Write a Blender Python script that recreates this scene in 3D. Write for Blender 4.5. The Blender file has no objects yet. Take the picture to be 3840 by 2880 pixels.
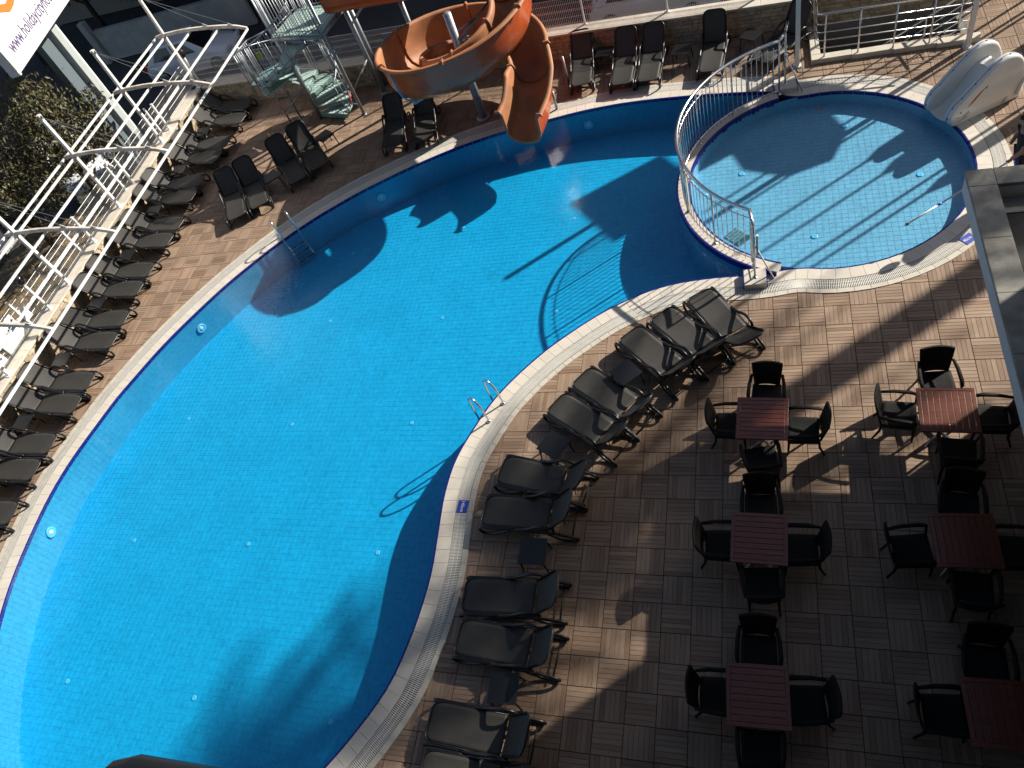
import bpy, math, random
import numpy as np
from mathutils import Vector, Matrix
random.seed(7); rng = np.random.default_rng(7)
PI = math.pi; R_ = math.radians
sc = bpy.context.scene
C = sc.collection
# ------------------------------------------------------------------ camera
CAM = (-1.1282, -8.0560, 11.5161)
cam_d = bpy.data.cameras.new('camera'); cam = bpy.data.objects.new('camera', cam_d); C.objects.link(cam)
cam_d.sensor_width = 36.0; cam_d.lens = 36.0*2800.25/3840.0; cam_d.clip_start = 0.05; cam_d.clip_end = 600
RW = np.array([[0.94769689, 0.1618097, -0.27511492], [-0.02770168, -0.81701292, -0.57595357], [-0.31796732, 0.55345055, -0.7697982]])
cam.matrix_world = Matrix(((RW[0, 0], -RW[1, 0], -RW[2, 0], CAM[0]), (RW[0, 1], -RW[1, 1], -RW[2, 1], CAM[1]), (RW[0, 2], -RW[1, 2], -RW[2, 2], CAM[2]), (0, 0, 0, 1)))
sc.camera = cam
# ------------------------------------------------------------------ sky, sun, exposure
SUN_AZ, SUN_EL = 39.0, 30.0
w = bpy.data.worlds.new('World'); sc.world = w; w.use_nodes = True
nt = w.node_tree; bg = nt.nodes['Background']
sky = nt.nodes.new('ShaderNodeTexSky'); sky.sky_type = 'NISHITA'; sky.sun_disc = False
sky.sun_elevation = R_(SUN_EL); sky.sun_rotation = R_(90-SUN_AZ); sky.air_density = 0.9; sky.dust_density = 1.6; sky.ozone_density = 0.8
nt.links.new(sky.outputs[0], bg.inputs[0]); bg.inputs[1].default_value = 0.058
sd = bpy.data.lights.new('sun', 'SUN'); sd.energy = 5.0; sd.angle = R_(0.53); sd.color = (1.0, 0.93, 0.82)
sun = bpy.data.objects.new('sun', sd); C.objects.link(sun); sun.location = (20, 15, 20)
sv = Vector((math.cos(R_(SUN_AZ))*math.cos(R_(SUN_EL)), math.sin(R_(SUN_AZ))*math.cos(R_(SUN_EL)), math.sin(R_(SUN_EL))))
sun.rotation_euler = sv.to_track_quat('Z', 'Y').to_euler()
sc.view_settings.view_transform = 'Standard'; sc.view_settings.look = 'None'; sc.view_settings.exposure = 0.85; sc.view_settings.gamma = 1.0
sc.cycles.use_denoising = True
try: sc.cycles.denoiser = 'OPENIMAGEDENOISE'
except Exception: pass
sc.cycles.max_bounces = 8; sc.cycles.transparent_max_bounces = 12; sc.cycles.caustics_reflective = False; sc.cycles.caustics_refractive = False
sc.cycles.sample_clamp_indirect = 4.0
# ------------------------------------------------------------------ materials
MATS = {}
def mat(name, col, rough=0.5, metal=0.0, var=0.0, vscale=6.0, bump=0.0, bscale=60.0, col2=None, spec=0.5, coat=0.0, rnd=0.0, trans=0.0, stretch=None):
    """Principled; var mixes col with col2 by noise; rnd shifts value per object / island"""
    if name in MATS: return MATS[name]
    m = bpy.data.materials.new(name); m.use_nodes = True; t = m.node_tree; N = t.nodes; L = t.links
    p = N['Principled BSDF']; p.inputs['Base Color'].default_value = (*col, 1); p.inputs['Roughness'].default_value = rough; p.inputs['Metallic'].default_value = metal
    p.inputs['Specular IOR Level'].default_value = spec; p.inputs['Coat Weight'].default_value = coat
    tc = N.new('ShaderNodeTexCoord'); src = tc.outputs['Object']
    if stretch:
        mp = N.new('ShaderNodeMapping'); mp.inputs['Scale'].default_value = stretch; L.new(src, mp.inputs[0]); src = mp.outputs[0]
    out = None
    if var or col2:
        n = N.new('ShaderNodeTexNoise'); n.inputs['Scale'].default_value = vscale; n.inputs['Detail'].default_value = 5; n.inputs['Roughness'].default_value = 0.6; L.new(src, n.inputs['Vector'])
        r = N.new('ShaderNodeValToRGB'); r.color_ramp.elements[0].position = 0.35; r.color_ramp.elements[1].position = 0.68
        c2 = col2 if col2 else tuple(c*(1-var) for c in col)
        r.color_ramp.elements[0].color = (*c2, 1); r.color_ramp.elements[1].color = (*col, 1)
        L.new(n.outputs['Fac'], r.inputs[0]); out = r.outputs[0]
    if rnd:
        oi = N.new('ShaderNodeObjectInfo'); ge = N.new('ShaderNodeNewGeometry')
        a = N.new('ShaderNodeMath'); a.operation = 'ADD'; L.new(oi.outputs['Random'], a.inputs[0]); L.new(ge.outputs['Random Per Island'], a.inputs[1])
        fr = N.new('ShaderNodeMath'); fr.operation = 'FRACT'; L.new(a.outputs[0], fr.inputs[0])
        mr = N.new('ShaderNodeMapRange'); mr.inputs[3].default_value = 1-rnd; mr.inputs[4].default_value = 1+rnd; L.new(fr.outputs[0], mr.inputs[0])
        hs = N.new('ShaderNodeHueSaturation'); L.new(mr.outputs[0], hs.inputs['Value'])
        if out: L.new(out, hs.inputs['Color'])
        else: hs.inputs['Color'].default_value = (*col, 1)
        out = hs.outputs[0]
    if out: L.new(out, p.inputs['Base Color'])
    if bump:
        n2 = N.new('ShaderNodeTexNoise'); n2.inputs['Scale'].default_value = bscale; n2.inputs['Detail'].default_value = 4; L.new(src, n2.inputs['Vector'])
        b = N.new('ShaderNodeBump'); b.inputs['Strength'].default_value = bump; b.inputs['Distance'].default_value = 0.02
        L.new(n2.outputs['Fac'], b.inputs['Height']); L.new(b.outputs[0], p.inputs['Normal'])
        mr2 = N.new('ShaderNodeMapRange'); mr2.inputs[3].default_value = max(0.02, rough-0.08); mr2.inputs[4].default_value = min(1, rough+0.1); L.new(n2.outputs['Fac'], mr2.inputs[0]); L.new(mr2.outputs[0], p.inputs['Roughness'])
    if trans:
        p.inputs['Transmission Weight'].default_value = trans
    MATS[name] = m; return m

def plank_mat():
    m = bpy.data.materials.new('deck wood'); m.use_nodes = True; t = m.node_tree; N = t.nodes; L = t.links; p = N['Principled BSDF']
    oi = N.new('ShaderNodeObjectInfo'); ge = N.new('ShaderNodeNewGeometry'); uv = N.new('ShaderNodeUVMap'); tc = N.new('ShaderNodeTexCoord')
    a = N.new('ShaderNodeMath'); a.operation = 'ADD'; L.new(oi.outputs['Random'], a.inputs[0]); L.new(ge.outputs['Random Per Island'], a.inputs[1])
    fr = N.new('ShaderNodeMath'); fr.operation = 'FRACT'; L.new(a.outputs[0], fr.inputs[0])
    off = N.new('ShaderNodeMath'); off.operation = 'MULTIPLY'; off.inputs[1].default_value = 37.0; L.new(fr.outputs[0], off.inputs[0])
    cx = N.new('ShaderNodeCombineXYZ'); L.new(off.outputs[0], cx.inputs[0]); L.new(off.outputs[0], cx.inputs[1])
    va = N.new('ShaderNodeVectorMath'); va.operation = 'ADD'; L.new(uv.outputs[0], va.inputs[0]); L.new(cx.outputs[0], va.inputs[1])
    mp = N.new('ShaderNodeMapping'); mp.inputs['Scale'].default_value = (5, 70, 1); L.new(va.outputs[0], mp.inputs[0])
    g1 = N.new('ShaderNodeTexNoise'); g1.inputs['Scale'].default_value = 1.0; g1.inputs['Detail'].default_value = 6; g1.inputs['Roughness'].default_value = 0.65; L.new(mp.outputs[0], g1.inputs['Vector'])
    rp = N.new('ShaderNodeValToRGB'); cr = rp.color_ramp
    cr.elements[0].position = 0.0; cr.elements[0].color = (0.275, 0.178, 0.118, 1); cr.elements[1].position = 1.0; cr.elements[1].color = (0.405, 0.288, 0.202, 1)
    e = cr.elements.new(0.25); e.color = (0.325, 0.218, 0.148, 1); e = cr.elements.new(0.6); e.color = (0.365, 0.257, 0.183, 1)
    L.new(fr.outputs[0], rp.inputs[0])
    # large weather patches in world space
    ww = N.new('ShaderNodeTexNoise'); ww.inputs['Scale'].default_value = 0.9; ww.inputs['Detail'].default_value = 4; L.new(ge.outputs['Position'], ww.inputs['Vector'])
    mw = N.new('ShaderNodeMapRange'); mw.inputs[1].default_value = 0.3; mw.inputs[2].default_value = 0.7; mw.inputs[3].default_value = 0.62; mw.inputs[4].default_value = 0.90; L.new(ww.outputs['Fac'], mw.inputs[0])
    mg = N.new('ShaderNodeMapRange'); mg.inputs[1].default_value = 0.3; mg.inputs[2].default_value = 0.72; mg.inputs[3].default_value = 0.82; mg.inputs[4].default_value = 1.10; L.new(g1.outputs['Fac'], mg.inputs[0])
    mm = N.new('ShaderNodeMath'); mm.operation = 'MULTIPLY'; L.new(mw.outputs[0], mm.inputs[0]); L.new(mg.outputs[0], mm.inputs[1])
    hs = N.new('ShaderNodeHueSaturation'); L.new(rp.outputs[0], hs.inputs['Color']); L.new(mm.outputs[0], hs.inputs['Value'])
    # worn, bleached flecks
    fl = N.new('ShaderNodeTexNoise'); fl.inputs['Scale'].default_value = 1.0; fl.inputs['Detail'].default_value = 3
    mp2 = N.new('ShaderNodeMapping'); mp2.inputs['Scale'].default_value = (9, 38, 1); L.new(va.outputs[0], mp2.inputs[0]); L.new(mp2.outputs[0], fl.inputs['Vector'])
    fm = N.new('ShaderNodeMapRange'); fm.inputs[1].default_value = 0.735; fm.inputs[2].default_value = 0.80; fm.inputs[4].default_value = 0.5; L.new(fl.outputs['Fac'], fm.inputs[0])
    mx = N.new('ShaderNodeMixRGB'); mx.inputs[2].default_value = (0.5, 0.43, 0.35, 1); L.new(fm.outputs[0], mx.inputs[0]); L.new(hs.outputs[0], mx.inputs[1])
    L.new(mx.outputs[0], p.inputs['Base Color']); p.inputs['Roughness'].default_value = 0.6; p.inputs['Specular IOR Level'].default_value = 0.3
    b = N.new('ShaderNodeBump'); b.inputs['Strength'].default_value = 0.25; b.inputs['Distance'].default_value = 0.004; L.new(g1.outputs['Fac'], b.inputs['Height']); L.new(b.outputs[0], p.inputs['Normal'])
    MATS['plank'] = m; return m

def water_mat(name, tint, amp, rip):
    """clear rippled water: Fresnel mirror over a clear sheet whose waves spread the light unevenly"""
    m = bpy.data.materials.new(name); m.use_nodes = True; t = m.node_tree; N = t.nodes; L = t.links
    for n in list(N): N.remove(n)
    o = N.new('ShaderNodeOutputMaterial'); ge = N.new('ShaderNodeNewGeometry'); pos = ge.outputs['Position']
    n1 = N.new('ShaderNodeTexNoise'); n1.inputs['Scale'].default_value = 11.0; n1.inputs['Detail'].default_value = 3.0; n1.inputs['Distortion'].default_value = 0.9; L.new(pos, n1.inputs['Vector'])
    n3 = N.new('ShaderNodeTexNoise'); n3.inputs['Scale'].default_value = 1.1; n3.inputs['Detail'].default_value = 2.0; L.new(pos, n3.inputs['Vector'])
    h = n1.outputs['Fac']; ringsum = None; env = None
    for (x, y, rad) in rip:
        dv = N.new('ShaderNodeVectorMath'); dv.operation = 'DISTANCE'; dv.inputs[1].default_value = (x, y, -0.015); L.new(pos, dv.inputs[0])
        mr = N.new('ShaderNodeMapRange'); mr.inputs[1].default_value = 0.05; mr.inputs[2].default_value = rad; mr.inputs[3].default_value = 1.0; mr.inputs[4].default_value = 0.0; mr.interpolation_type = 'SMOOTHSTEP'; L.new(dv.outputs['Value'], mr.inputs[0])
        s1 = N.new('ShaderNodeMath'); s1.operation = 'MULTIPLY'; s1.inputs[1].default_value = 48.0; L.new(dv.outputs['Value'], s1.inputs[0])
        s3 = N.new('ShaderNodeMath'); s3.operation = 'MULTIPLY_ADD'; s3.inputs[1].default_value = 16.0; L.new(n1.outputs['Fac'], s3.inputs[0]); L.new(s1.outputs[0], s3.inputs[2])
        s2 = N.new('ShaderNodeMath'); s2.operation = 'SINE'; L.new(s3.outputs[0], s2.inputs[0])
        mu = N.new('ShaderNodeMath'); mu.operation = 'MULTIPLY'; L.new(s2.outputs[0], mu.inputs[0]); L.new(mr.outputs[0], mu.inputs[1])
        if ringsum is None: ringsum = mu.outputs[0]
        else:
            ad = N.new('ShaderNodeMath'); ad.operation = 'ADD'; L.new(ringsum, ad.inputs[0]); L.new(mu.outputs[0], ad.inputs[1]); ringsum = ad.outputs[0]
    if ringsum is not None:
        ad = N.new('ShaderNodeMath'); ad.operation = 'MULTIPLY_ADD'; ad.inputs[1].default_value = 0.11; L.new(ringsum, ad.inputs[0]); L.new(h, ad.inputs[2]); h = ad.outputs[0]
    b = N.new('ShaderNodeBump'); b.inputs['Strength'].default_value = 0.10; b.inputs['Distance'].default_value = 0.03; L.new(h, b.inputs['Height'])
    mr = N.new('ShaderNodeMapRange'); mr.inputs[1].default_value = 0.30; mr.inputs[2].default_value = 0.60; mr.inputs[3].default_value = 1-amp; mr.inputs[4].default_value = 1.0; L.new(h, mr.inputs[0])  # ripple tone in the transparent tint stands in for caustics
    m3 = N.new('ShaderNodeMapRange'); m3.inputs[1].default_value = 0.3; m3.inputs[2].default_value = 0.7; m3.inputs[3].default_value = 0.93; m3.inputs[4].default_value = 1.0; L.new(n3.outputs['Fac'], m3.inputs[0])
    mm = N.new('ShaderNodeMath'); mm.operation = 'MULTIPLY'; L.new(mr.outputs[0], mm.inputs[0]); L.new(m3.outputs[0], mm.inputs[1])
    vs = N.new('ShaderNodeVectorMath'); vs.operation = 'SCALE'; vs.inputs[0].default_value = tint; L.new(mm.outputs[0], vs.inputs['Scale'])
    tr = N.new('ShaderNodeBsdfTransparent'); L.new(vs.outputs[0], tr.inputs[0])
    gl = N.new('ShaderNodeBsdfGlossy'); gl.inputs['Roughness'].default_value = 0.02; L.new(b.outputs[0], gl.inputs['Normal'])
    dp = N.new('ShaderNodeVectorMath'); dp.operation = 'DOT_PRODUCT'; L.new(ge.outputs['Incoming'], dp.inputs[0]); L.new(b.outputs[0], dp.inputs[1])
    ab = N.new('ShaderNodeMath'); ab.operation = 'ABSOLUTE'; L.new(dp.outputs['Value'], ab.inputs[0])
    om = N.new('ShaderNodeMath'); om.operation = 'SUBTRACT'; om.inputs[0].default_value = 1.0; L.new(ab.outputs[0], om.inputs[1]); om.use_clamp = True
    pw = N.new('ShaderNodeMath'); pw.operation = 'POWER'; pw.inputs[1].default_value = 5.0; L.new(om.outputs[0], pw.inputs[0])
    fr = N.new('ShaderNodeMath'); fr.operation = 'MULTIPLY_ADD'; fr.inputs[1].default_value = 0.98; fr.inputs[2].default_value = 0.02; L.new(pw.outputs[0], fr.inputs[0])
    mx = N.new('ShaderNodeMixShader'); L.new(fr.outputs[0], mx.inputs[0]); L.new(tr.outputs[0], mx.inputs[1]); L.new(gl.outputs[0], mx.inputs[2]); L.new(mx.outputs[0], o.inputs[0])
    MATS[name] = m; return m

M_PLANK = plank_mat()
M_TRAY = mat('tile tray', (0.075, 0.05, 0.036), 0.9)
M_CREAM = mat('coping tile', (0.60, 0.555, 0.48), 0.42, var=0.10, vscale=3.0, bump=0.04, bscale=90, rnd=0.035)
M_OUTER = mat('border tile', (0.52, 0.485, 0.41), 0.55, var=0.14, vscale=5.0, bump=0.06, bscale=70, rnd=0.05)
M_GROUT = mat('grout', (0.52, 0.50, 0.45), 0.8)
M_NAVY = mat('navy tile', (0.012, 0.013, 0.17), 0.2, rnd=0.12)
M_GRATE = mat('grate plastic', (0.70, 0.68, 0.62), 0.45, var=0.1, vscale=8)
M_CHAN = mat('channel', (0.035, 0.033, 0.032), 0.8)
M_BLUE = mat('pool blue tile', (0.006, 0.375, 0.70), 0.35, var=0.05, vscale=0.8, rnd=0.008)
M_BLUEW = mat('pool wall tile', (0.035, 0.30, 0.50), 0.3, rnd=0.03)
M_BLUEG = mat('pool grout', (0.02, 0.41, 0.74), 0.7)
M_KID = mat('wading tile', (0.155, 0.45, 0.66), 0.35, var=0.04, vscale=1.0, rnd=0.008)
M_KIDG = mat('wading grout', (0.21, 0.505, 0.70), 0.7)
M_STEEL = mat('stainless steel', (0.62, 0.63, 0.64), 0.22, 1.0, bump=0.02, bscale=40)
M_GALV = mat('galvanised steel', (0.33, 0.355, 0.39), 0.45, 0.6, var=0.3, vscale=9, bump=0.03)
M_WHITEP = mat('white painted steel', (0.74, 0.74, 0.72), 0.4, var=0.16, vscale=7, bump=0.03, bscale=50)
M_RUSTW = mat('white steel with rust', (0.72, 0.71, 0.68), 0.5, col2=(0.42, 0.33, 0.25), vscale=2.2, bump=0.03)
M_WIRE = mat('white wire', (0.72, 0.72, 0.71), 0.45)
M_BLACK = mat('black resin', (0.009, 0.009, 0.0095), 0.34, var=0.2, vscale=20, bump=0.02, bscale=120)
M_TEXT = mat('dark textile', (0.030, 0.028, 0.024), 0.62, var=0.25, vscale=5, bump=0.12, bscale=420)
M_RATT = mat('black rattan', (0.0055, 0.005, 0.0045), 0.6, bump=0.6, bscale=160, spec=0.25)
M_STONE = mat('split stone', (0.50, 0.42, 0.30), 0.85, col2=(0.33, 0.26, 0.18), vscale=9, bump=0.7, bscale=34, rnd=0.22)
M_CORE = mat('wall core', (0.36, 0.31, 0.24), 0.9, var=0.2)
M_COPE = mat('pale marble coping', (0.60, 0.55, 0.47), 0.5, col2=(0.50, 0.45, 0.38), vscale=4, bump=0.05, rnd=0.05)
M_ORANGE = mat('orange fibreglass', (0.50, 0.095, 0.022), 0.28, col2=(0.40, 0.07, 0.017), vscale=1.6, bump=0.03, bscale=12, coat=0.3)
M_ORANGEO = mat('weathered orange fibreglass', (0.42, 0.165, 0.068), 0.6, col2=(0.27, 0.125, 0.06), vscale=2.3, bump=0.06, bscale=24)
M_TREAD = mat('pale green grating tread', (0.33, 0.47, 0.43), 0.55, var=0.2, vscale=8, bump=0.05)
M_TEAL = mat('pale blue green riser', (0.16, 0.27, 0.28), 0.5, var=0.2, vscale=7)
M_FRP = mat('white fibreglass', (0.70, 0.70, 0.68), 0.22, var=0.05, vscale=2.5, bump=0.02, bscale=8, coat=0.4)
M_CONC = mat('grey parapet stone', (0.30, 0.29, 0.255), 0.75, col2=(0.17, 0.165, 0.145), vscale=3.2, bump=0.15, bscale=26)
M_FASC = mat('painted fascia', (0.55, 0.58, 0.62), 0.7, var=0.1, vscale=6, bump=0.15, bscale=70)
M_ROOF = mat('dark roof felt', (0.05, 0.05, 0.048), 0.9, var=0.4, vscale=2)
M_RED = mat('red brown table wood', (0.165, 0.038, 0.016), 0.38, col2=(0.10, 0.022, 0.010), vscale=3, stretch=(1, 14, 1), rnd=0.12, bump=0.05, bscale=30, coat=0.25)
M_ALU = mat('brushed aluminium', (0.55, 0.55, 0.56), 0.35, 1.0)
M_ASPH = mat('asphalt', (0.048, 0.049, 0.055), 0.9, col2=(0.032, 0.033, 0.038), vscale=0.6, bump=0.3, bscale=90)
M_DRY = mat('dry ground', (0.23, 0.16, 0.085), 0.95, col2=(0.12, 0.09, 0.05), vscale=2.2, bump=0.5, bscale=20)
M_GRASS = mat('dry grass', (0.27, 0.19, 0.07), 0.9, rnd=0.4)
M_BARK = mat('bark', (0.085, 0.062, 0.045), 0.9, var=0.4, vscale=7, bump=0.6, bscale=22)
M_LEAFO = mat('olive leaf', (0.092, 0.098, 0.036), 0.6, rnd=0.4, col2=(0.075, 0.055, 0.026), vscale=1.3)
M_LEAFD = mat('dark leaf', (0.036, 0.055, 0.018), 0.6, rnd=0.45)
M_PALM = mat('palm leaf', (0.06, 0.085, 0.025), 0.6, rnd=0.3)
M_CARW = mat('white car paint', (0.72, 0.73, 0.75), 0.2, coat=0.7)
M_GLASS = mat('dark car glass', (0.012, 0.014, 0.018), 0.06, spec=0.8)
M_TYRE = mat('tyre rubber', (0.018, 0.018, 0.018), 0.85)
M_LAMP = mat('lamp lens', (0.55, 0.56, 0.58), 0.12, spec=0.8)
M_WALLW = mat('whitewashed wall', (0.50, 0.49, 0.46), 0.9, var=0.25, vscale=2, bump=0.1)
M_SIGN = mat('sign white', (0.80, 0.80, 0.79), 0.4)
M_SIGNF = mat('sign frame grey', (0.60, 0.62, 0.60), 0.45)
M_LOR = mat('sign orange letters', (0.80, 0.17, 0.03), 0.5)
M_LVI = mat('sign violet letters', (0.11, 0.08, 0.20), 0.5)
M_LPI = mat('sign pink letters', (0.62, 0.06, 0.20), 0.5)
M_POST = mat('grey sign post', (0.36, 0.39, 0.39), 0.5, var=0.1)
M_CLOTH = mat('white banner cloth', (0.80, 0.80, 0.79), 0.8, var=0.06, vscale=3)
M_INK = mat('dark print', (0.05, 0.05, 0.06), 0.7)
M_BLUEP = mat('blue print', (0.02, 0.05, 0.35), 0.5)
M_GLOBE = mat('smoked globe', (0.02, 0.016, 0.014), 0.08, spec=0.8)
M_CLEAR = mat('clear globe', (0.9, 0.9, 0.9), 0.05, trans=0.95)
M_YEL = mat('yellow plate', (0.55, 0.45, 0.02), 0.6)
M_REDP = mat('red paint', (0.45, 0.02, 0.02), 0.5)
M_SKIN = mat('skin', (0.36, 0.19, 0.125), 0.55, var=0.1, vscale=14)
M_SHIRT = mat('navy shirt', (0.012, 0.015, 0.024), 0.9, var=0.2, vscale=12, bump=0.2, bscale=60)
M_SHORT = mat('dark blue trousers', (0.018, 0.022, 0.045), 0.9, bump=0.2, bscale=60)
M_HAIR = mat('dark hair', (0.012, 0.009, 0.007), 0.7, bump=0.6, bscale=150)
M_BLUEC = mat('blue plastic', (0.04, 0.09, 0.42), 0.45)
M_CYAN = mat('pale blue steel', (0.14, 0.38, 0.58), 0.45)
M_PLASTER = mat('hotel plaster', (0.30, 0.27, 0.23), 0.9, var=0.1, vscale=1.0, bump=0.1)
M_WIN = mat('window glass', (0.02, 0.025, 0.03), 0.05, spec=0.8)
M_DRAIN = mat('pale blue drain plastic', (0.10, 0.50, 0.80), 0.4)
M_GREENG = mat('green grille', (0.05, 0.16, 0.17), 0.6)
M_CANVAS = mat('cream canvas', (0.55, 0.5, 0.42), 0.9, var=0.1)
M_BROWNL = mat('dry brown leaf', (0.30, 0.12, 0.03), 0.7, var=0.4, vscale=40)
M_STEPC = mat('stair concrete', (0.20, 0.19, 0.17), 0.9, var=0.2)
M_KERB = mat('kerb marble', (0.55, 0.51, 0.43), 0.6, var=0.15, vscale=6)
M_POOLP = mat('pole bluish white', (0.68, 0.68, 0.74), 0.3)
M_RAILB = mat('dark bronze rail', (0.045, 0.04, 0.042), 0.45, var=0.25, vscale=30)
# ------------------------------------------------------------------ mesh helpers
class MB:
    def __init__(s): s.v = []; s.f = []; s.uv = {}
    def add(s, vs, fs):
        o = len(s.v); s.v += [tuple(map(float, q)) for q in vs]; s.f += [tuple(i+o for i in f) for f in fs]; return o
    def box(s, c, d, rz=0.0, taper=None):
        x, y, z = (q/2 for q in d); ca, sa = math.cos(rz), math.sin(rz); vs = []
        for k, zz in ((0, -z), (1, z)):
            tx = taper if (taper and k) else 1.0
            for sx, sy in ((-1, -1), (1, -1), (1, 1), (-1, 1)):
                a, b = sx*x*tx, sy*y*tx; vs.append((c[0]+a*ca-b*sa, c[1]+a*sa+b*ca, c[2]+zz))
        s.add(vs, [(3, 2, 1, 0), (4, 5, 6, 7), (0, 1, 5, 4), (1, 2, 6, 5), (2, 3, 7, 6), (3, 0, 4, 7)]); return s
    def prism(s, poly, z0, z1):
        n = len(poly); vs = [(p[0], p[1], z0) for p in poly]+[(p[0], p[1], z1) for p in poly]
        s.add(vs, [tuple(range(n-1, -1, -1)), tuple(range(n, 2*n))]+[(i, (i+1) % n, (i+1) % n+n, i+n) for i in range(n)]); return s
    def tube(s, path, r, n=8, closed=False, cap=True, flat=1.0):
        P = [Vector(p) for p in path]; m = len(P); rr = r if hasattr(r, '__len__') else [r]*m
        up = None; rings = []
        for i in range(m):
            a = P[(i-1) % m] if (closed or i > 0) else P[i]; b = P[(i+1) % m] if (closed or i < m-1) else P[i]
            t = (b-a).normalized()
            if up is None:
                up = Vector((0, 0, 1)) if abs(t.z) < 0.9 else Vector((1, 0, 0))
            up = (up-t*up.dot(t))
            if up.length < 1e-5: up = t.orthogonal()
            up.normalize(); sd_ = t.cross(up)
            rings.append([P[i]+(up*math.cos(2*PI*k/n)+sd_*math.sin(2*PI*k/n)*flat)*rr[i] for k in range(n)])
        vs = [q for ring in rings for q in ring]; fs = []
        for i in range(m if closed else m-1):
            j = (i+1) % m
            for k in range(n): fs.append((i*n+k, i*n+(k+1) % n, j*n+(k+1) % n, j*n+k))
        if cap and not closed: fs += [tuple(range(n-1, -1, -1)), tuple(range((m-1)*n, m*n))]
        s.add(vs, fs); return s
    def sweep(s, frames, prof, closed=False, capends=False):
        """frames: (origin, side, up); prof: list of (a,b)"""
        n = len(prof); vs = []
        for o, sd_, u in frames:
            o = Vector(o); sd_ = Vector(sd_); u = Vector(u)
            vs += [o+sd_*a+u*b for a, b in prof]
        fs = []; m = len(frames)
        for i in range(m-1):
            for k in range(n if closed else n-1):
                k2 = (k+1) % n; fs.append((i*n+k, i*n+k2, (i+1)*n+k2, (i+1)*n+k))
        if closed and capends: fs += [tuple(range(n-1, -1, -1)), tuple(range((m-1)*n, m*n))]
        s.add(vs, fs); return s
    def lathe(s, prof, c=(0, 0, 0), n=16):
        vs = []
        for r, z in prof: vs += [(c[0]+r*math.cos(2*PI*k/n), c[1]+r*math.sin(2*PI*k/n), c[2]+z) for k in range(n)]
        fs = []
        for i in range(len(prof)-1):
            for k in range(n): fs.append((i*n+k, i*n+(k+1) % n, (i+1)*n+(k+1) % n, (i+1)*n+k))
        fs += [tuple(range(n-1, -1, -1)), tuple(range((len(prof)-1)*n, len(prof)*n))]
        s.add(vs, fs); return s
    def grid(s, pts):
        """pts rows x cols of 3D points"""
        r, c = len(pts), len(pts[0]); s.add([q for row in pts for q in row], [(i*c+j, i*c+j+1, (i+1)*c+j+1, (i+1)*c+j) for i in range(r-1) for j in range(c-1)]); return s
    def mesh(s, name, m, smooth=False, bevel=0.0):
        me = bpy.data.meshes.new(name); me.from_pydata(s.v, [], s.f); me.update()
        if m: me.materials.append(m)
        if smooth: me.polygons.foreach_set('use_smooth', [True]*len(me.polygons))
        return me
def link(name, me, parent=None, loc=None, rz=None):
    o = bpy.data.objects.new(name, me); C.objects.link(o)
    if parent: o.parent = parent
    if loc is not None: o.location = loc
    if rz: o.rotation_euler = (0, 0, rz)
    return o
def obj(name, mb, m, parent=None, smooth=False, loc=None, rz=None, bevel=0.0, solid=0.0, autos=False):
    o = link(name, mb.mesh(name, m, smooth), parent, loc, rz)
    if solid:
        md = o.modifiers.new('thick', 'SOLIDIFY'); md.thickness = solid; md.offset = 0
    if bevel:
        md = o.modifiers.new('bevel', 'BEVEL'); md.width = bevel; md.segments = 2; md.limit_method = 'ANGLE'; md.angle_limit = R_(40)
    return o
def tag(o, label=None, cat=None, group=None, kind=None):
    if label: o['label'] = label
    if cat: o['category'] = cat
    if group: o['group'] = group
    if kind: o['kind'] = kind
    return o
def thing(name, label, cat, loc=(0, 0, 0), rz=0.0, group=None):
    o = bpy.data.objects.new(name, None); C.objects.link(o); o.location = loc; o.rotation_euler = (0, 0, rz); o.empty_display_size = 0.2
    return tag(o, label, cat, group)
def assemble(name, parts, label, cat, loc, rz=0.0, group=None):
    """parts: (name, mesh[, subparts]) sharing mesh data"""
    t = thing(name, label, cat, loc, rz, group)
    for pt in parts:
        p = link(pt[0], pt[1], t)
        for sp in (pt[2] if len(pt) > 2 else ()): link(sp[0], sp[1], p)
    return t
def catmull(P, closed=False, sub=12):
    P = [np.array(p, float) for p in P]; n = len(P); out = []
    rngi = range(n) if closed else range(n-1)
    for i in rngi:
        p0 = P[(i-1) % n] if closed or i > 0 else 2*P[0]-P[1]; p1 = P[i]; p2 = P[(i+1) % n]; p3 = P[(i+2) % n] if closed or i < n-2 else 2*P[-1]-P[-2]
        for k in range(sub):
            t = k/sub; out.append(0.5*((2*p1)+(-p0+p2)*t+(2*p0-5*p1+4*p2-p3)*t*t+(-p0+3*p1-3*p2+p3)*t**3))
    if not closed: out.append(P[-1])
    return np.array(out)
def resample(P, step, closed=False):
    Q = np.vstack([P, P[:1]]) if closed else P
    d = np.hypot(*(np.diff(Q[:, :2], axis=0).T)) if Q.shape[1] == 2 else np.linalg.norm(np.diff(Q, axis=0), axis=1)
    s = np.r_[0, np.cumsum(d)]; n = max(2, int(round(s[-1]/step))); t = np.linspace(0, s[-1], n+1)
    out = np.stack([np.interp(t, s, Q[:, k]) for k in range(Q.shape[1])], 1)
    return out[:-1] if closed else out
def smooth_closed(P, it):
    for _ in range(it): P = 0.25*np.roll(P, 1, 0)+0.5*P+0.25*np.roll(P, -1, 0)
    return P
def proj(P):
    P = np.atleast_2d(np.array(P, float)); c = (P-np.array(CAM))@RW.T
    return np.stack([1920+2800.25*c[:, 0]/c[:, 2], 1440+2800.25*c[:, 1]/c[:, 2]], 1)
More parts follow.
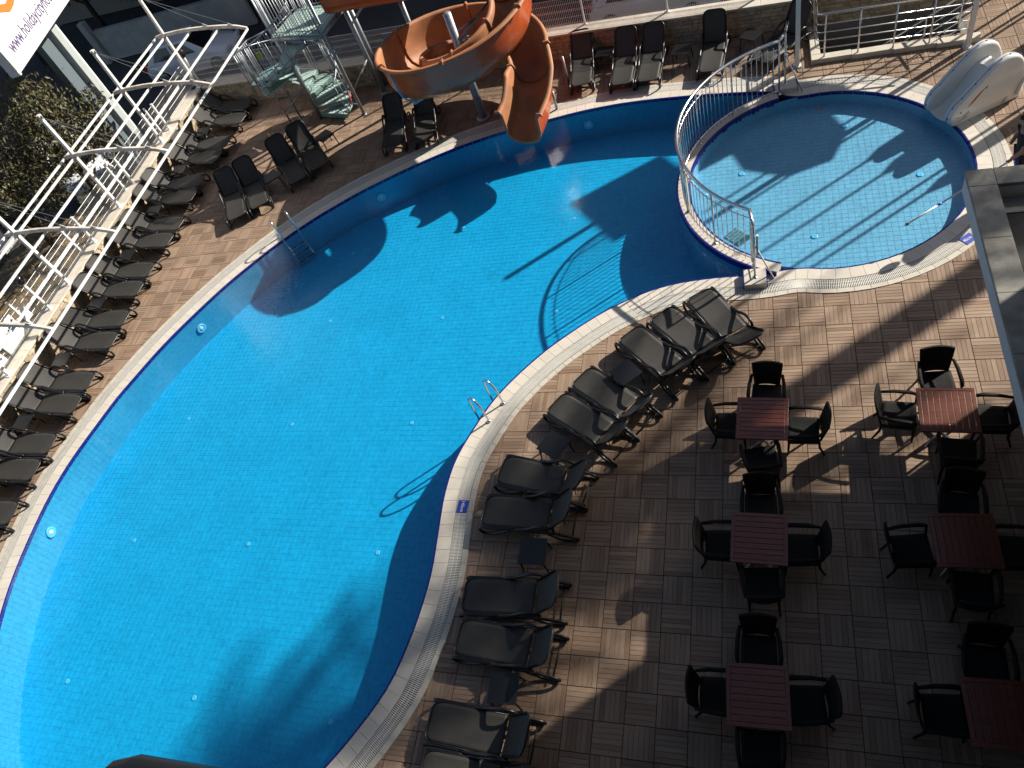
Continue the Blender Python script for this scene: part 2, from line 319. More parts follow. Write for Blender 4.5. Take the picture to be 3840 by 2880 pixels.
def ordinal(i): return ['first', 'second', 'third', 'fourth', 'fifth', 'sixth', 'seventh', 'eighth', 'ninth', 'tenth', 'eleventh', 'twelfth', 'thirteenth', 'fourteenth', 'fifteenth', 'sixteenth', 'seventeenth', 'eighteenth'][i]
def inside(poly, X, Y):
    poly = np.asarray(poly); x0, y0 = poly[:, 0], poly[:, 1]; x1, y1 = np.roll(x0, -1), np.roll(y0, -1); r = np.zeros(X.shape, bool)
    for a, b, c, d in zip(x0, y0, x1, y1):
        if b == d: continue
        cond = ((b > Y) != (d > Y)) & (X < (c-a)*(Y-b)/(d-b)+a); r ^= cond
    return r
def dist_poly(poly, X, Y):
    poly = np.asarray(poly); best = np.full(X.shape, 1e9)
    for i in range(len(poly)):
        a = poly[i]; b = poly[(i+1) % len(poly)]; d = b-a; l2 = max(d@d, 1e-12)
        t = np.clip(((X-a[0])*d[0]+(Y-a[1])*d[1])/l2, 0, 1); best = np.minimum(best, np.hypot(X-a[0]-t*d[0], Y-a[1]-t*d[1]))
    return best
# ================================================================== the pools
KC = np.array([0.25, 5.54]); KR = 2.80
RIGHT = [(-7.72, -6.99), (-7.37, -6.46), (-7.02, -5.81), (-6.88, -5.35), (-6.75, -4.65), (-6.69, -3.83), (-6.72, -3.28), (-6.77, -2.65), (-6.79, -2.18), (-6.73, -1.53), (-6.54, -0.94), (-6.24, -0.22), (-5.9, 0.31), (-5.57, 0.73), (-5.26, 1.08), (-4.89, 1.42), (-4.54, 1.72), (-4.11, 2.04), (-3.71, 2.27), (-3.28, 2.48), (-2.81, 2.62), (-2.33, 2.69), (-1.81, 2.72), (-1.48, 2.71)]
TOP = [(-0.75, 8.66), (-1.15, 8.74), (-1.9, 8.87), (-2.69, 8.97), (-3.5, 9.04), (-4.3, 9.07), (-5.09, 9.03), (-5.76, 8.94), (-6.41, 8.81), (-7.67, 8.55), (-8.25, 8.38), (-8.81, 8.18), (-9.4, 7.92), (-10.08, 7.58), (-10.63, 7.26), (-11.36, 6.81), (-11.85, 6.45), (-12.4, 6.01), (-12.83, 5.61), (-13.26, 5.16), (-13.65, 4.69), (-14.38, 3.68), (-15.01, 2.56), (-15.46, 1.62), (-15.83, 0.60), (-16.0, 0.09), (-16.12, -0.48), (-16.25, -1.09), (-16.33, -1.57), (-16.37, -2.01), (-16.38, -2.48), (-16.35, -2.96), (-16.28, -3.55), (-16.17, -4.22), (-16.03, -4.8), (-15.85, -5.32), (-15.4, -6.4), (-14.4, -7.8), (-12.8, -8.6), (-11.0, -8.75), (-9.3, -8.35), (-8.3, -7.7)]
kid_arc = [(KC[0]+KR*math.cos(R_(a)), KC[1]+KR*math.sin(R_(a))) for a in list(range(-104, 101, 12))]
loop = catmull(RIGHT+[(-1.02, 2.73)]+kid_arc+[(-0.45, 8.42)]+TOP, True, 10)
loop = smooth_closed(resample(loop, 0.06, True), 10)
LOOP = resample(loop, 0.2418, True); NL = len(LOOP)
def normals(P):
    t = np.roll(P, -1, 0)-np.roll(P, 1, 0); t /= np.linalg.norm(t, axis=1)[:, None]; return np.stack([t[:, 1], -t[:, 0]], 1)
def offs(P, d):
    n = normals(P); area = 0.5*np.sum(P[:, 0]*np.roll(P[:, 1], -1)-np.roll(P[:, 0], -1)*P[:, 1])
    return P+n*d*(1 if area > 0 else -1)
O0, O1, O2, O3 = LOOP, offs(LOOP, 0.292), offs(LOOP, 0.53), offs(LOOP, 0.635)
OE = offs(LOOP, 0.022); OEI = offs(LOOP, -0.012)
def seen(P, m=120):
    q = proj([(P[0], P[1], 0)])[0]; return -m < q[0] < 3840+m and -m < q[1] < 2880+m
pool_rim = tag(bpy.data.objects.new('pool_rim', None), kind='structure'); C.objects.link(pool_rim)
def quad4(mb, a, b, c, d, z0, z1): mb.prism([a, b, c, d], z0, z1)
def shrink(q, e):
    c = sum(q)/4; return [p+(c-p)/max(np.linalg.norm(c-p), 1e-6)*e for p in q]
bed = MB()
for i in range(NL):
    j = (i+1) % NL
    bed.prism([OE[i], OE[j], O3[j], O3[i]][::1], -0.08, 0.0015)
obj('bedding', bed, M_GROUT, pool_rim)
chan = MB()
for i in range(NL):
    j = (i+1) % NL; chan.add([(*O1[i], 0.0045), (*O1[j], 0.0045), (*O2[j], 0.0045), (*O2[i], 0.0045)], [(0, 1, 2, 3)])
obj('gutter_channel', chan, M_CHAN, pool_rim)
stf = {k: MB() for k in 'abc'}
for i in range(NL):
    j = (i+1) % NL; vis = seen(O1[i])
    for key, name, A, B, m, e, z in (('a', 'coping_tile', OE, O1, M_CREAM, 0.004, 0.016), ('b', 'border_tile', O2, O3, M_OUTER, 0.004, 0.014), ('c', 'edge_tile', OEI, OE, M_NAVY, 0.006, 0.013)):
        q = shrink([A[i], A[j], B[j], B[i]], e)
        if vis:
            mb = MB(); mb.prism(q, -0.06 if key == 'c' else -0.01, z+random.uniform(-.0006, .0006)); obj(name, mb, m, pool_rim)
        else: stf[key].prism(q, -0.01, z)
for key, name, m in (('a', 'coping_run', M_CREAM), ('b', 'border_run', M_OUTER), ('c', 'edge_run', M_NAVY)):
    tag(obj(name, stf[key], m, pool_rim), kind='stuff')
# overflow grate: bars across the gutter on two rails
fine = resample(loop, 0.026, True); f1, f2 = offs(fine, 0.300), offs(fine, 0.522); nf = normals(fine)
gb = MB(); tg = np.roll(fine, -1, 0)-np.roll(fine, 1, 0); tg /= np.linalg.norm(tg, axis=1)[:, None]
for i in range(len(fine)):
    a, b = f1[i], f2[i]; t = tg[i]*0.0075
    gb.add([(*(a-t), .006), (*(a+t), .006), (*(b+t), .006), (*(b-t), .006), (*(a-t), .015), (*(a+t), .015), (*(b+t), .015), (*(b-t), .015)], [(4, 5, 6, 7), (0, 1, 5, 4), (2, 3, 7, 6), (1, 2, 6, 5), (3, 0, 4, 7)])
for d in (0.375, 0.45):
    g1, g2 = offs(fine, d-0.005), offs(fine, d+0.005)
    for i in range(len(fine)):
        j = (i+1) % len(fine); gb.add([(*g1[i], .012), (*g1[j], .012), (*g2[j], .012), (*g2[i], .012)], [(0, 1, 2, 3)])
tag(obj('overflow_grate', gb, M_GRATE, pool_rim), kind='stuff')
# basins
def ring_pts(r, a0, a1, n): return [(KC[0]+r*math.cos(R_(a0+(a1-a0)*k/n)), KC[1]+r*math.sin(R_(a0+(a1-a0)*k/n))) for k in range(n+1)]
DA0, DA1 = 107.0, 250.0; DRO = 3.09
lp = [tuple(p) for p in LOOP]
def nearest(p): return int(np.argmin(np.hypot(LOOP[:, 0]-p[0], LOOP[:, 1]-p[1])))
i_s = nearest((-1.42, 2.72)); i_e = nearest((-0.62, 8.62))
main_idx = [(i_e+k) % NL for k in range((i_s-i_e) % NL+1)]
MAINP = np.array([lp[i] for i in main_idx]+ring_pts(DRO, DA1-3, DA0+3, 60))
KIDP = np.array(ring_pts(KR, 0, 360, 96)[:-1])
def fill(mb, poly, z):
    from mathutils.geometry import tessellate_polygon
    tr = tessellate_polygon([[Vector((p[0], p[1], 0)) for p in poly]])
    o = mb.add([(p[0], p[1], z) for p in poly], [])
    for a, b, c in tr:
        pa, pb, pc = poly[a], poly[b], poly[c]; cr = (pb[0]-pa[0])*(pc[1]-pa[1])-(pb[1]-pa[1])*(pc[0]-pa[0])
        mb.f.append((o+a, o+b, o+c) if cr > 0 else (o+a, o+c, o+b))
    return mb
ZF, ZK, ZW = -0.90, -0.30, -0.015
def wall_ring(mb, poly, z0, z1):
    n = len(poly); mb.add([(p[0], p[1], z0) for p in poly]+[(p[0], p[1], z1) for p in poly], [(i, (i+1) % n, (i+1) % n+n, i+n) for i in range(n)])
mb = MB(); fill(mb, MAINP, ZF); wall_ring(mb, MAINP, ZF, 0.0)
main_basin = tag(obj('pool_basin', mb, M_BLUEG), kind='structure')
mb = MB(); fill(mb, KIDP, ZK); wall_ring(mb, KIDP, ZK, 0.0)
kid_basin = tag(obj('wading_pool_basin', mb, M_KIDG), kind='structure')
# floor tiles as low slabs with open joints
def floor_tiles(poly, z, s, gap, x0, x1, y0, y1, inset):
    xs = np.arange(x0, x1, s); ys = np.arange(y0, y1, s); X, Y = np.meshgrid(xs, ys); X = X.ravel(); Y = Y.ravel()
    ok = inside(poly, X, Y); X, Y = X[ok], Y[ok]; d = dist_poly(poly, X, Y); ok = d > inset; X, Y = X[ok], Y[ok]
    h = (s-gap)/2; n = len(X); V = np.zeros((n, 8, 3)); k = 0
    for zz, hh in ((z+0.0005, h), (z+0.004, h-0.0015)):
        for sx, sy in ((-1, -1), (1, -1), (1, 1), (-1, 1)):
            V[:, k, 0] = X+sx*hh; V[:, k, 1] = Y+sy*hh; V[:, k, 2] = zz; k += 1
    F = np.array([(4, 5, 6, 7), (0, 1, 5, 4), (1, 2, 6, 5), (2, 3, 7, 6), (3, 0, 4, 7)])
    F = (np.arange(n)[:, None, None]*8+F[None]).reshape(-1, 4)
    mb = MB(); mb.v = V.reshape(-1, 3).tolist(); mb.f = F.tolist(); return mb
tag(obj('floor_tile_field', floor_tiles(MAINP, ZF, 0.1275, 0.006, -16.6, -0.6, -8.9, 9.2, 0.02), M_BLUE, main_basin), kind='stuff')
tag(obj('floor_tile_field', floor_tiles(KIDP, ZK, 0.1275, 0.0045, -2.6, 3.1, 2.7, 8.4, 0.02), M_KID, kid_basin), kind='stuff')
def wall_tiles(poly, z0, z1, s, gap, sgn):
    P = resample(np.vstack([poly, poly[:1]]), s); n = len(P)-1; mb = MB(); t = np.diff(P, axis=0); t /= np.linalg.norm(t, axis=1)[:, None]; nn = np.stack([-t[:, 1], t[:, 0]], 1)*sgn
    k = max(1, round((z1-z0)/s)); s = (z1-z0)/k
    for i in range(n):
        a = P[i]+t[i]*gap/2+nn[i]*0.004; b = P[i+1]-t[i]*gap/2+nn[i]*0.004
        for r in range(k):
            zb = z1-(r+1)*s+gap/2; zt = z1-r*s-gap/2; mb.add([(*a, zb), (*b, zb), (*b, zt), (*a, zt)], [(0, 1, 2, 3)])
    return mb
def area(P): P = np.asarray(P); return 0.5*np.sum(P[:, 0]*np.roll(P[:, 1], -1)-np.roll(P[:, 0], -1)*P[:, 1])
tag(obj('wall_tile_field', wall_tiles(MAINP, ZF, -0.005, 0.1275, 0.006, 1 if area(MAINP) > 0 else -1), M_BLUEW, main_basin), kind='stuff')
tag(obj('wall_tile_field', wall_tiles(KIDP, ZK, -0.005, 0.1275, 0.005, 1), M_KID, kid_basin), kind='stuff')
# water
WM = water_mat('pool water', (0.86, 0.975, 1.0), 0.17, [(-8.6, 5.9, 0.9), (-5.6, 5.9, 0.8), (-8.4, 3.3, 1.1), (-6.1, 3.4, 1.0), (-11.2, 3.0, 1.0), (-4.2, 7.6, 0.8)])
WK = water_mat('wading pool water', (0.95, 0.985, 1.0), 0.16, [(0.6, 7.3, 0.8), (2.1, 5.4, 0.8), (-0.1, 3.9, 0.8), (-1.7, 5.9, 0.8)])
mb = MB(); fill(mb, MAINP, ZW); tag(obj('pool_water', mb, WM), kind='structure')
mb = MB(); fill(mb, KIDP, ZW); tag(obj('wading_pool_water', mb, WK), kind='structure')
# divider wall between the pools
div = thing('divider_wall', 'curved cream-topped wall with navy tiled edges between wading pool and main pool', 'wall')
mb = MB(); nseg = 60; po = ring_pts(DRO, DA0, DA1, nseg); pi = ring_pts(KR, DA0, DA1, nseg)
for k in range(nseg): mb.prism([po[k], po[k+1], pi[k+1], pi[k]][::-1], -0.95, 0.092)
obj('core', mb, M_GROUT, div)
nd = int(R_(DA1-DA0)*2.95/0.2418)
for k in range(nd):
    a0 = DA0+(DA1-DA0)*k/nd; a1 = DA0+(DA1-DA0)*(k+1)/nd
    for r0, r1, nm, m in ((2.795, 2.832, 'edge_tile', M_NAVY), (3.058, 3.097, 'edge_tile', M_NAVY), (2.836, 2.943, 'top_tile', M_CREAM), (2.947, 3.054, 'top_tile', M_CREAM)):
        e = 0.12; q = [ring_pts(r1, a0+e*.5, a1-e*.5, 2), ring_pts(r0, a0+e*.5, a1-e*.5, 2)]
        mb = MB(); mb.prism(q[0]+q[1][::-1], (-0.05 if m is M_NAVY else 0.08), 0.1); obj(nm, mb, m, div)
for (x, y, rz, sx, sy) in ((-1.21, 2.55, R_(2), 0.42, 0.42), (-0.42, 8.72, R_(5), 0.5, 0.45)):
    st = MB(); st.box((x, y, 0.075), (sx, sy, 0.13), rz); o = obj('end_block', st, M_CREAM, div, bevel=0.006)
    for sgn in (-1, 1):
        e = MB(); e.box((x+sgn*(sx/2+0.008)*math.cos(rz), y+sgn*(sx/2+0.008)*math.sin(rz), 0.07), (0.014, sy*0.98, 0.145), rz); obj('edge_tile', e, M_NAVY, div)
# curved balustrade on the divider
rail = thing('curved_balustrade', 'curved stainless steel balustrade on the wall round the wading pool', 'railing')
RR = 2.955; ZB, ZT = 0.10, 1.46
path = [(-0.42, 8.72, ZT)]+[(*p, ZT) for p in ring_pts(RR, 106, 239, 44)]+[(-1.21, 2.53, ZT)]
mb = MB(); mb.tube(path[1:], 0.036, 10); mb.tube([path[0], path[1]], 0.036, 10); mb.tube([path[0], (-0.36, 9.05, ZT+0.02)], 0.033, 10); obj('handrail', mb, M_STEEL, rail, True)
mb = MB(); mb.tube([(p[0], p[1], ZT-0.2) for p in path], 0.011, 6); obj('middle_rail', mb, M_STEEL, rail, True)
mb = MB(); mb.tube([(p[0], p[1], ZB+0.10) for p in path], 0.011, 6); obj('bottom_rail', mb, M_STEEL, rail, True)
bar = MB(); bar.tube([(0, 0, 0.0), (0, 0, 1.22)], 0.0095, 6); bar = bar.mesh('baluster', M_STEEL, True)
post = MB(); post.tube([(0, 0, 0), (0, 0, ZT-ZB)], 0.021, 8); post.lathe([(0.05, 0), (0.05, 0.012), (0.02, 0.014)], n=10); post = post.mesh('post', M_STEEL, True)
nb = 52
for k in range(nb+1):
    p = ring_pts(RR, 106, 239, nb)[k]
    if k % 9 == 0: link('post', post, rail, (p[0], p[1], ZB))
    else: link('baluster', bar, rail, (p[0], p[1], ZB+0.02))
for t in (0.3, 0.6): link('baluster', bar, rail, (path[-2][0]*(1-t)-1.21*t, path[-2][1]*(1-t)+2.53*t, ZB+0.04))
link('post', post, rail, (-1.21, 2.53, 0.13)); link('post', post, rail, (-0.42, 8.72, 0.13))
mb = MB(); mb.tube([(-1.18, 2.55, 0.95), (-0.86, 2.58, 0.02)], 0.016, 8); obj('brace', mb, M_WHITEP, rail, True)
mb = MB(); mb.tube([(-0.40, 8.68, 0.9), (-0.05, 8.42, 0.05)], 0.016, 8); obj('brace', mb, M_STEEL, rail, True)
mb = MB(); mb.box((-1.15, 2.56, 0.98), (0.04, 0.05, 0.5)); obj('gate_latch', mb, M_WHITEP, rail, bevel=0.006)
# ================================================================== the deck of slatted tiles
T = 0.45
deck = tag(bpy.data.objects.new('pool_deck', None), kind='structure'); C.objects.link(deck)
def wall_back_y(x): return 12.38-0.0634*(x+18.85)
PL, PW, PT = T-0.008, (T-0.008)/6-0.0034, 0.022
def plank_geo(V, F, UV, cx, cy, horiz, z):
    o = len(V); hx, hy = (PL/2, PW/2) if horiz else (PW/2, PL/2); b = 0.0022
    for zz, e in ((z-PT, 0), (z-b, 0), (z, b)):
        for sx, sy in ((-1, -1), (1, -1), (1, 1), (-1, 1)): V.append((cx+sx*(hx-e), cy+sy*(hy-e), zz))
    for q in ((8, 9, 10, 11), (4, 5, 9, 8), (5, 6, 10, 9), (6, 7, 11, 10), (7, 4, 8, 11), (0, 1, 5, 4), (1, 2, 6, 5), (2, 3, 7, 6), (3, 0, 4, 7)):
        F.append(tuple(o+i for i in q))
        for i in q:
            p = V[o+i]; dx, dy = p[0]-cx, p[1]-cy; UV.append((dx, dy) if horiz else (dy, dx))
def plank_mesh(name, V, F, UV):
    me = bpy.data.meshes.new(name); me.from_pydata(V, [], F); me.update(); me.materials.append(M_PLANK)
    ul = me.uv_layers.new(name='UVMap'); ul.data.foreach_set('uv', np.array(UV, dtype=np.float32).ravel()); return me
V, F, UV = [], [], []; plank_geo(V, F, UV, 0, 0, True, 0.0); PLANKM = plank_mesh('plank', V, F, UV)
tr = MB(); tr.box((0, 0, -0.0275), (T-0.006, T-0.006, 0.015)); TRAYM = tr.mesh('deck_tile', M_TRAY)
tiles = []
I, J = np.meshgrid(np.arange(-44, 14), np.arange(-20, 30)); I = I.ravel(); J = J.ravel()
cxs = (I+0.5)*T; cys = (J+0.5)*T
keep = (cxs > -18.75) & (cxs < 5.3) & (cys < wall_back_y(cxs)+0.15) & (cys > -8.4)
q = proj(np.stack([cxs, cys, cys*0], 1)); keep &= (q[:, 0] > -160) & (q[:, 0] < 4100) & (q[:, 1] > -160) & (q[:, 1] < 3100)
keep &= ~((cxs > 0.5) & (cxs < 3.7) & (cys > 9.85) & (cys < 11.4))
I, J, cxs, cys = I[keep], J[keep], cxs[keep], cys[keep]
cor = [(cxs+sx*T/2, cys+sy*T/2) for sx in (-1, 1) for sy in (-1, 1)]
lin = np.stack([inside(LOOP, a, b) for a, b in cor]); ld = np.stack([dist_poly(LOOP, a, b) for a, b in cor]); sdist = np.where(lin, -ld, ld)
full = []; part = []
for n in range(len(I)):
    s_ = sdist[:, n]
    if s_.max() < 0.56: continue
    (full if s_.min() > 0.10 else part).append(n)
vol = []
for n in full:
    a = proj([(cxs[n]-T/2, cys[n], 0), (cxs[n]+T/2, cys[n], 0), (cxs[n], cys[n]-T/2, 0), (cxs[n], cys[n]+T/2, 0)])
    c = a.mean(0); infr = 0 < c[0] < 3840 and 0 < c[1] < 2880
    vol.append((np.linalg.norm(a[0]-a[1])*np.linalg.norm(a[2]-a[3])) if infr else 0)
order = sorted(range(len(full)), key=lambda k: -vol[k]); near = set(full[k] for k in order[:300])
V, F, UV = [], [], []; trays = MB()
for n in full+part:
    hz = (I[n]+J[n]) % 2 == 0; zt = random.uniform(-0.0015, 0.0008)
    if n in near:
        t = link('deck_tile', TRAYM, deck, (cxs[n], cys[n], zt))
        for k in range(6):
            o = link('plank', PLANKM, t); d = (k-2.5)*(T-0.008)/6
            o.location = (0, d, random.uniform(-0.0012, 0.0006)) if hz else (d, 0, random.uniform(-0.0012, 0.0006)); o.rotation_euler = (0, 0, random.gauss(0, 0.002)+(0 if hz else PI/2))
    else:
        trays.box((cxs[n], cys[n], -0.0275+zt), (T-0.006, T-0.006, 0.015)) if n not in part else None
        for k in range(6):
            d = (k-2.5)*(T-0.008)/6; px, py = (cxs[n], cys[n]+d) if hz else (cxs[n]+d, cys[n])
            if n in part:
                hx, hy = (PL/2, PW/2) if hz else (PW/2, PL/2)
                xx = np.array([px-hx, px+hx, px, px-hx, px+hx]); yy = np.array([py-hy, py-hy, py, py+hy, py+hy]); sd2 = np.where(inside(LOOP, xx, yy), -1, 1)*dist_poly(LOOP, xx, yy)
                if sd2.max() < 0.57: continue
            plank_geo(V, F, UV, px, py, hz, zt+random.uniform(-0.0012, 0.0006))
tag(link('plank_field', plank_mesh('plank_field', V, F, UV), deck), kind='stuff')
tag(obj('tile_tray_field', trays, M_TRAY, deck), kind='stuff')
# earth under the terrace (outside the pools, below the tiles)
mb = MB(); mb.box((0.6, -1.0, -0.66), (6.0, 7.0, 1.2)); mb.box((-2.6, -4.6, -0.661), (6.2, 7.0, 1.2)); tag(obj('terrace_base', mb, M_TRAY), kind='structure')
# ================================================================== street and verge outside
mb = MB(); mb.add([(-160, -120, -1.25), (140, -120, -1.25), (140, 160, -1.25), (-160, 160, -1.25)], [(0, 1, 2, 3)]); tag(obj('street', mb, M_ASPH), kind='structure')
mb = MB(); pts = []
for iy in range(30):
    row = []
    for ix in range(12):
        x = -26.2+ix*0.62; y = -9+iy*0.62; z = -0.95+0.25*math.sin(x*1.3)*math.cos(y*0.9)*0.5+0.22*(ix/11)+random.uniform(-.05, .05)
        if ix == 0 or iy == 29: z = -1.32
        row.append((x, y, z))
    pts.append(row)
mb.grid(pts); tag(obj('verge', mb, M_DRY, smooth=True), kind='structure')
gm = MB()
for k in range(9000):
    x = random.uniform(-26, -19.5); y = random.uniform(-4, 8.7); z = -0.95+0.25*math.sin(x*1.3)*math.cos(y*0.9)*0.5+0.22*((x+26.2)/6.8); a = random.uniform(0, 2*PI); h = random.uniform(.05, .2); l = random.uniform(-.06, .06)
    c, s_ = math.cos(a)*.01, math.sin(a)*.01; gm.add([(x-c, y-s_, z-.03), (x+c, y+s_, z-.03), (x+l, y+l*.7, z+h)], [(0, 1, 2)])
tag(obj('dry_grass', gm, M_GRASS), 'straw coloured dry grass on the bank outside the left fence', 'grass', kind='stuff')
mb = MB(); mb.box((-26.4, 3.0, -1.2), (0.18, 16, 0.22)); tag(obj('kerb', mb, M_WALLW, bevel=0.02), kind='structure')
mb = MB(); mb.tube([(-36, 24.6, -1.244), (-31.0, 27.6, -1.244)], 0.05, 4); 
mb = MB(); mb.add([(-36.5, 24.5, -1.244), (-36.3, 24.3, -1.244), (-31.0, 27.8, -1.244), (-31.2, 28.0, -1.244)], [(0, 1, 2, 3)]); tag(obj('road_marking', mb, M_WALLW), kind='structure')
# ================================================================== stone-clad walls
def stone_wall(label, p0, p1, h, near_ref, side, length_cop=0.8, fence_off=0.34):
    """p0->p1 inner face line; side=+1: wall body lies to the left of the direction"""
    p0 = np.array(p0, float); p1 = np.array(p1, float); L_ = np.linalg.norm(p1-p0); u = (p1-p0)/L_; n = np.array([-u[1], u[0]])*side
    t = thing('garden_wall', label, 'wall'); cz = 0.055
    q = [p0+n*0.05, p1+n*0.05, p1+n*0.40, p0+n*0.40]; mb = MB(); mb.prism(q if side > 0 else q[::-1], -1.3, h-cz); obj('core', mb, M_CORE, t)
    k = int(round(L_/length_cop))
    for i in range(k):
        a = p0+u*(L_*i/k+0.002); b = p0+u*(L_*(i+1)/k-0.002); q = [a-n*0.02, b-n*0.02, b+n*0.44, a+n*0.44]; mb = MB(); mb.prism(q if side > 0 else q[::-1], h-cz, h+random.uniform(-.002, .002)); obj('coping_slab', mb, M_COPE, t, bevel=0.006)
    st = []; hh = (h-cz)/7
    for r in range(7):
        s_ = -random.uniform(0, .15)
        while s_ < L_:
            l = random.uniform(0.13, 0.30); a, b = max(s_+.003, 0.0), min(s_+l-.003, L_)
            if b-a > .04: st.append((a, b, r))
            s_ += l
    ref = np.array(near_ref)
    st.sort(key=lambda e: np.linalg.norm(p0+u*(e[0]+e[1])/2-ref))
    rest = MB()
    for idx, (a, b, r) in enumerate(st):
        d = random.uniform(0.008, 0.035); z0, z1 = r*hh+.003, (r+1)*hh-.003; mb = MB() if idx < 300 else rest
        A, B = p0+u*a, p0+u*b; j = [random.uniform(-.006, .006) for _ in range(4)]
        V_ = [(*(A+n*.052), z0), (*(B+n*.052), z0), (*(B+n*.052), z1), (*(A+n*.052), z1), (*(A+u*.006+n*(.05-d+j[0])), z0+.005), (*(B-u*.006+n*(.05-d+j[1])), z0+.005), (*(B-u*.006+n*(.05-d+j[2])), z1-.005), (*(A+u*.006+n*(.05-d+j[3])), z1-.005)]
        mb.add(V_, [(4, 5, 6, 7), (0, 1, 5, 4), (1, 2, 6, 5), (2, 3, 7, 6), (3, 0, 4, 7)])
        if idx < 300: obj('stone', mb, M_STONE, t)
    if rest.v: tag(obj('stone_field', rest, M_STONE, t), kind='stuff')
    return u, n, L_
HW = 0.77
LW0, LW1 = (-18.84, 12.32), (-18.84, -6.0)
BW0, BW1 = (-18.80, 12.38), (3.95, 10.94)
stone_wall('pale stone-clad wall with flat coping along the left row of loungers', LW0, LW1, HW, (-18.84, 3.0), -1)
stone_wall('rough brown stone-clad wall with flat coping behind the water slide', BW0, BW1, HW, (-3.0, 11.4), 1)
def mesh_fence(label, p0, p1, z0, h, npan, group=None):
    p0 = np.array(p0, float); p1 = np.array(p1, float); L_ = np.linalg.norm(p1-p0); u = (p1-p0)/L_; t = thing('mesh_fence', label, 'fence')
    for i in range(npan+1):
        p = p0+u*L_*i/npan; mb = MB(); mb.box((p[0], p[1], z0+(h+.14)/2), (.055, .055, h+.14), math.atan2(u[1], u[0])); mb.box((p[0], p[1], z0+.006), (.13, .13, .012), math.atan2(u[1], u[0])); obj('post', mb, M_WHITEP, t, bevel=0.004)
    n = np.array([-u[1], u[0]])
    for i in range(npan):
        a, b = L_*i/npan+.03, L_*(i+1)/npan-.03; mb = MB(); k = int((b-a)/.052)
        for j in range(k+1):
            p = p0+u*(a+(b-a)*j/k); mb.tube([(*p, z0+.03), (*(p+n*.0), z0+h*.46), (*(p), z0+h)], .0058, 3, cap=False)
        for zz in (.05, .09, .26, .43, .47, .64, .81, h-.01):
            if zz <= h: mb.tube([(*(p0+u*a), z0+zz), (*(p0+u*b), z0+zz)], .0055, 3, cap=False)
        tag(obj('mesh_panel', mb, M_WIRE, t), kind='stuff')
mesh_fence('white welded mesh fence on top of the left stone wall', (-19.16, 12.62), (-19.16, -6.0), HW, 0.80, 7)
mesh_fence('white welded mesh fence on top of the rear stone wall', (-19.05, 12.74), (-1.0, 11.60), HW, 0.80, 8)
# ================================================================== furniture templates
def rounded_panel(w0, L_, rc, n=6, both=False, tail=0.0):
    """outline x 0..L, rounded at the x=0 end (or x=L end)"""
    pts = []
    for k in range(n+1):
        a = PI/2*k/n; pts.append((rc-rc*math.sin(a), -w0/2+rc-rc*math.cos(a)))
    a_ = [(rc-rc*math.sin(PI/2*k/n), -(w0/2-rc+rc*math.cos(PI/2*k/n))) for k in range(n+1)]
    left = a_; right = [(x, -y) for x, y in a_[::-1]]
    return left+right
def panel_mesh(name, L_, w0, rc, fz, m, thick=0.016, nx=16, flip=False):
    """grid panel along x with rounded outer corners; fz(x,y)->z"""
    rows_t, ny = [], 10
    xs = [0, rc*.06, rc*.25, rc*.6, rc]+[rc+(L_-rc)*k/nx for k in range(1, nx+1)]
    for x in xs:
        hw = w0/2 if x >= rc else w0/2-rc+math.sqrt(max(0, rc*rc-(rc-x)**2))
        rows_t.append([(L_-x if flip else x, -hw+2*hw*j/ny, fz(L_-x if flip else x, (-hw+2*hw*j/ny)/(w0/2))) for j in range(ny+1)])
    mb = MB(); mb.grid(rows_t); top = len(mb.v); mb.grid([[(x, y, z-thick) for x, y, z in r] for r in rows_t]); 
    R0, Cc = len(rows_t), ny+1; h = R0*Cc
    mb.f = [f for f in mb.f[:(R0-1)*(Cc-1)]]+[tuple(reversed(f)) for f in mb.f[(R0-1)*(Cc-1):]]
    for i in range(R0-1):
        mb.f.append((i*Cc, (i+1)*Cc, (i+1)*Cc+h, i*Cc+h)); mb.f.append((i*Cc+Cc-1, i*Cc+Cc-1+h, (i+1)*Cc+Cc-1+h, (i+1)*Cc+Cc-1))
    for j in range(Cc-1):
        mb.f.append((j, j+h, j+1+h, j+1)); b = (R0-1)*Cc; mb.f.append((b+j, b+j+1, b+j+1+h, b+j+h))
    return mb.mesh(name, m, True)
SL, BL, SW, SZ = 1.22, 0.76, 0.56, 0.285
def seat_z(x, v): return SZ+0.012-0.03*max(0, 1-x/0.25)**2-0.012*(1-v*v)
LC = {}
def loop_tube(pts, y, r, closed=True, sub=5):
    P = catmull(pts, closed, sub); mb = MB(); mb.tube([(p[0], y, p[1]) for p in P], r, 8, closed); return mb
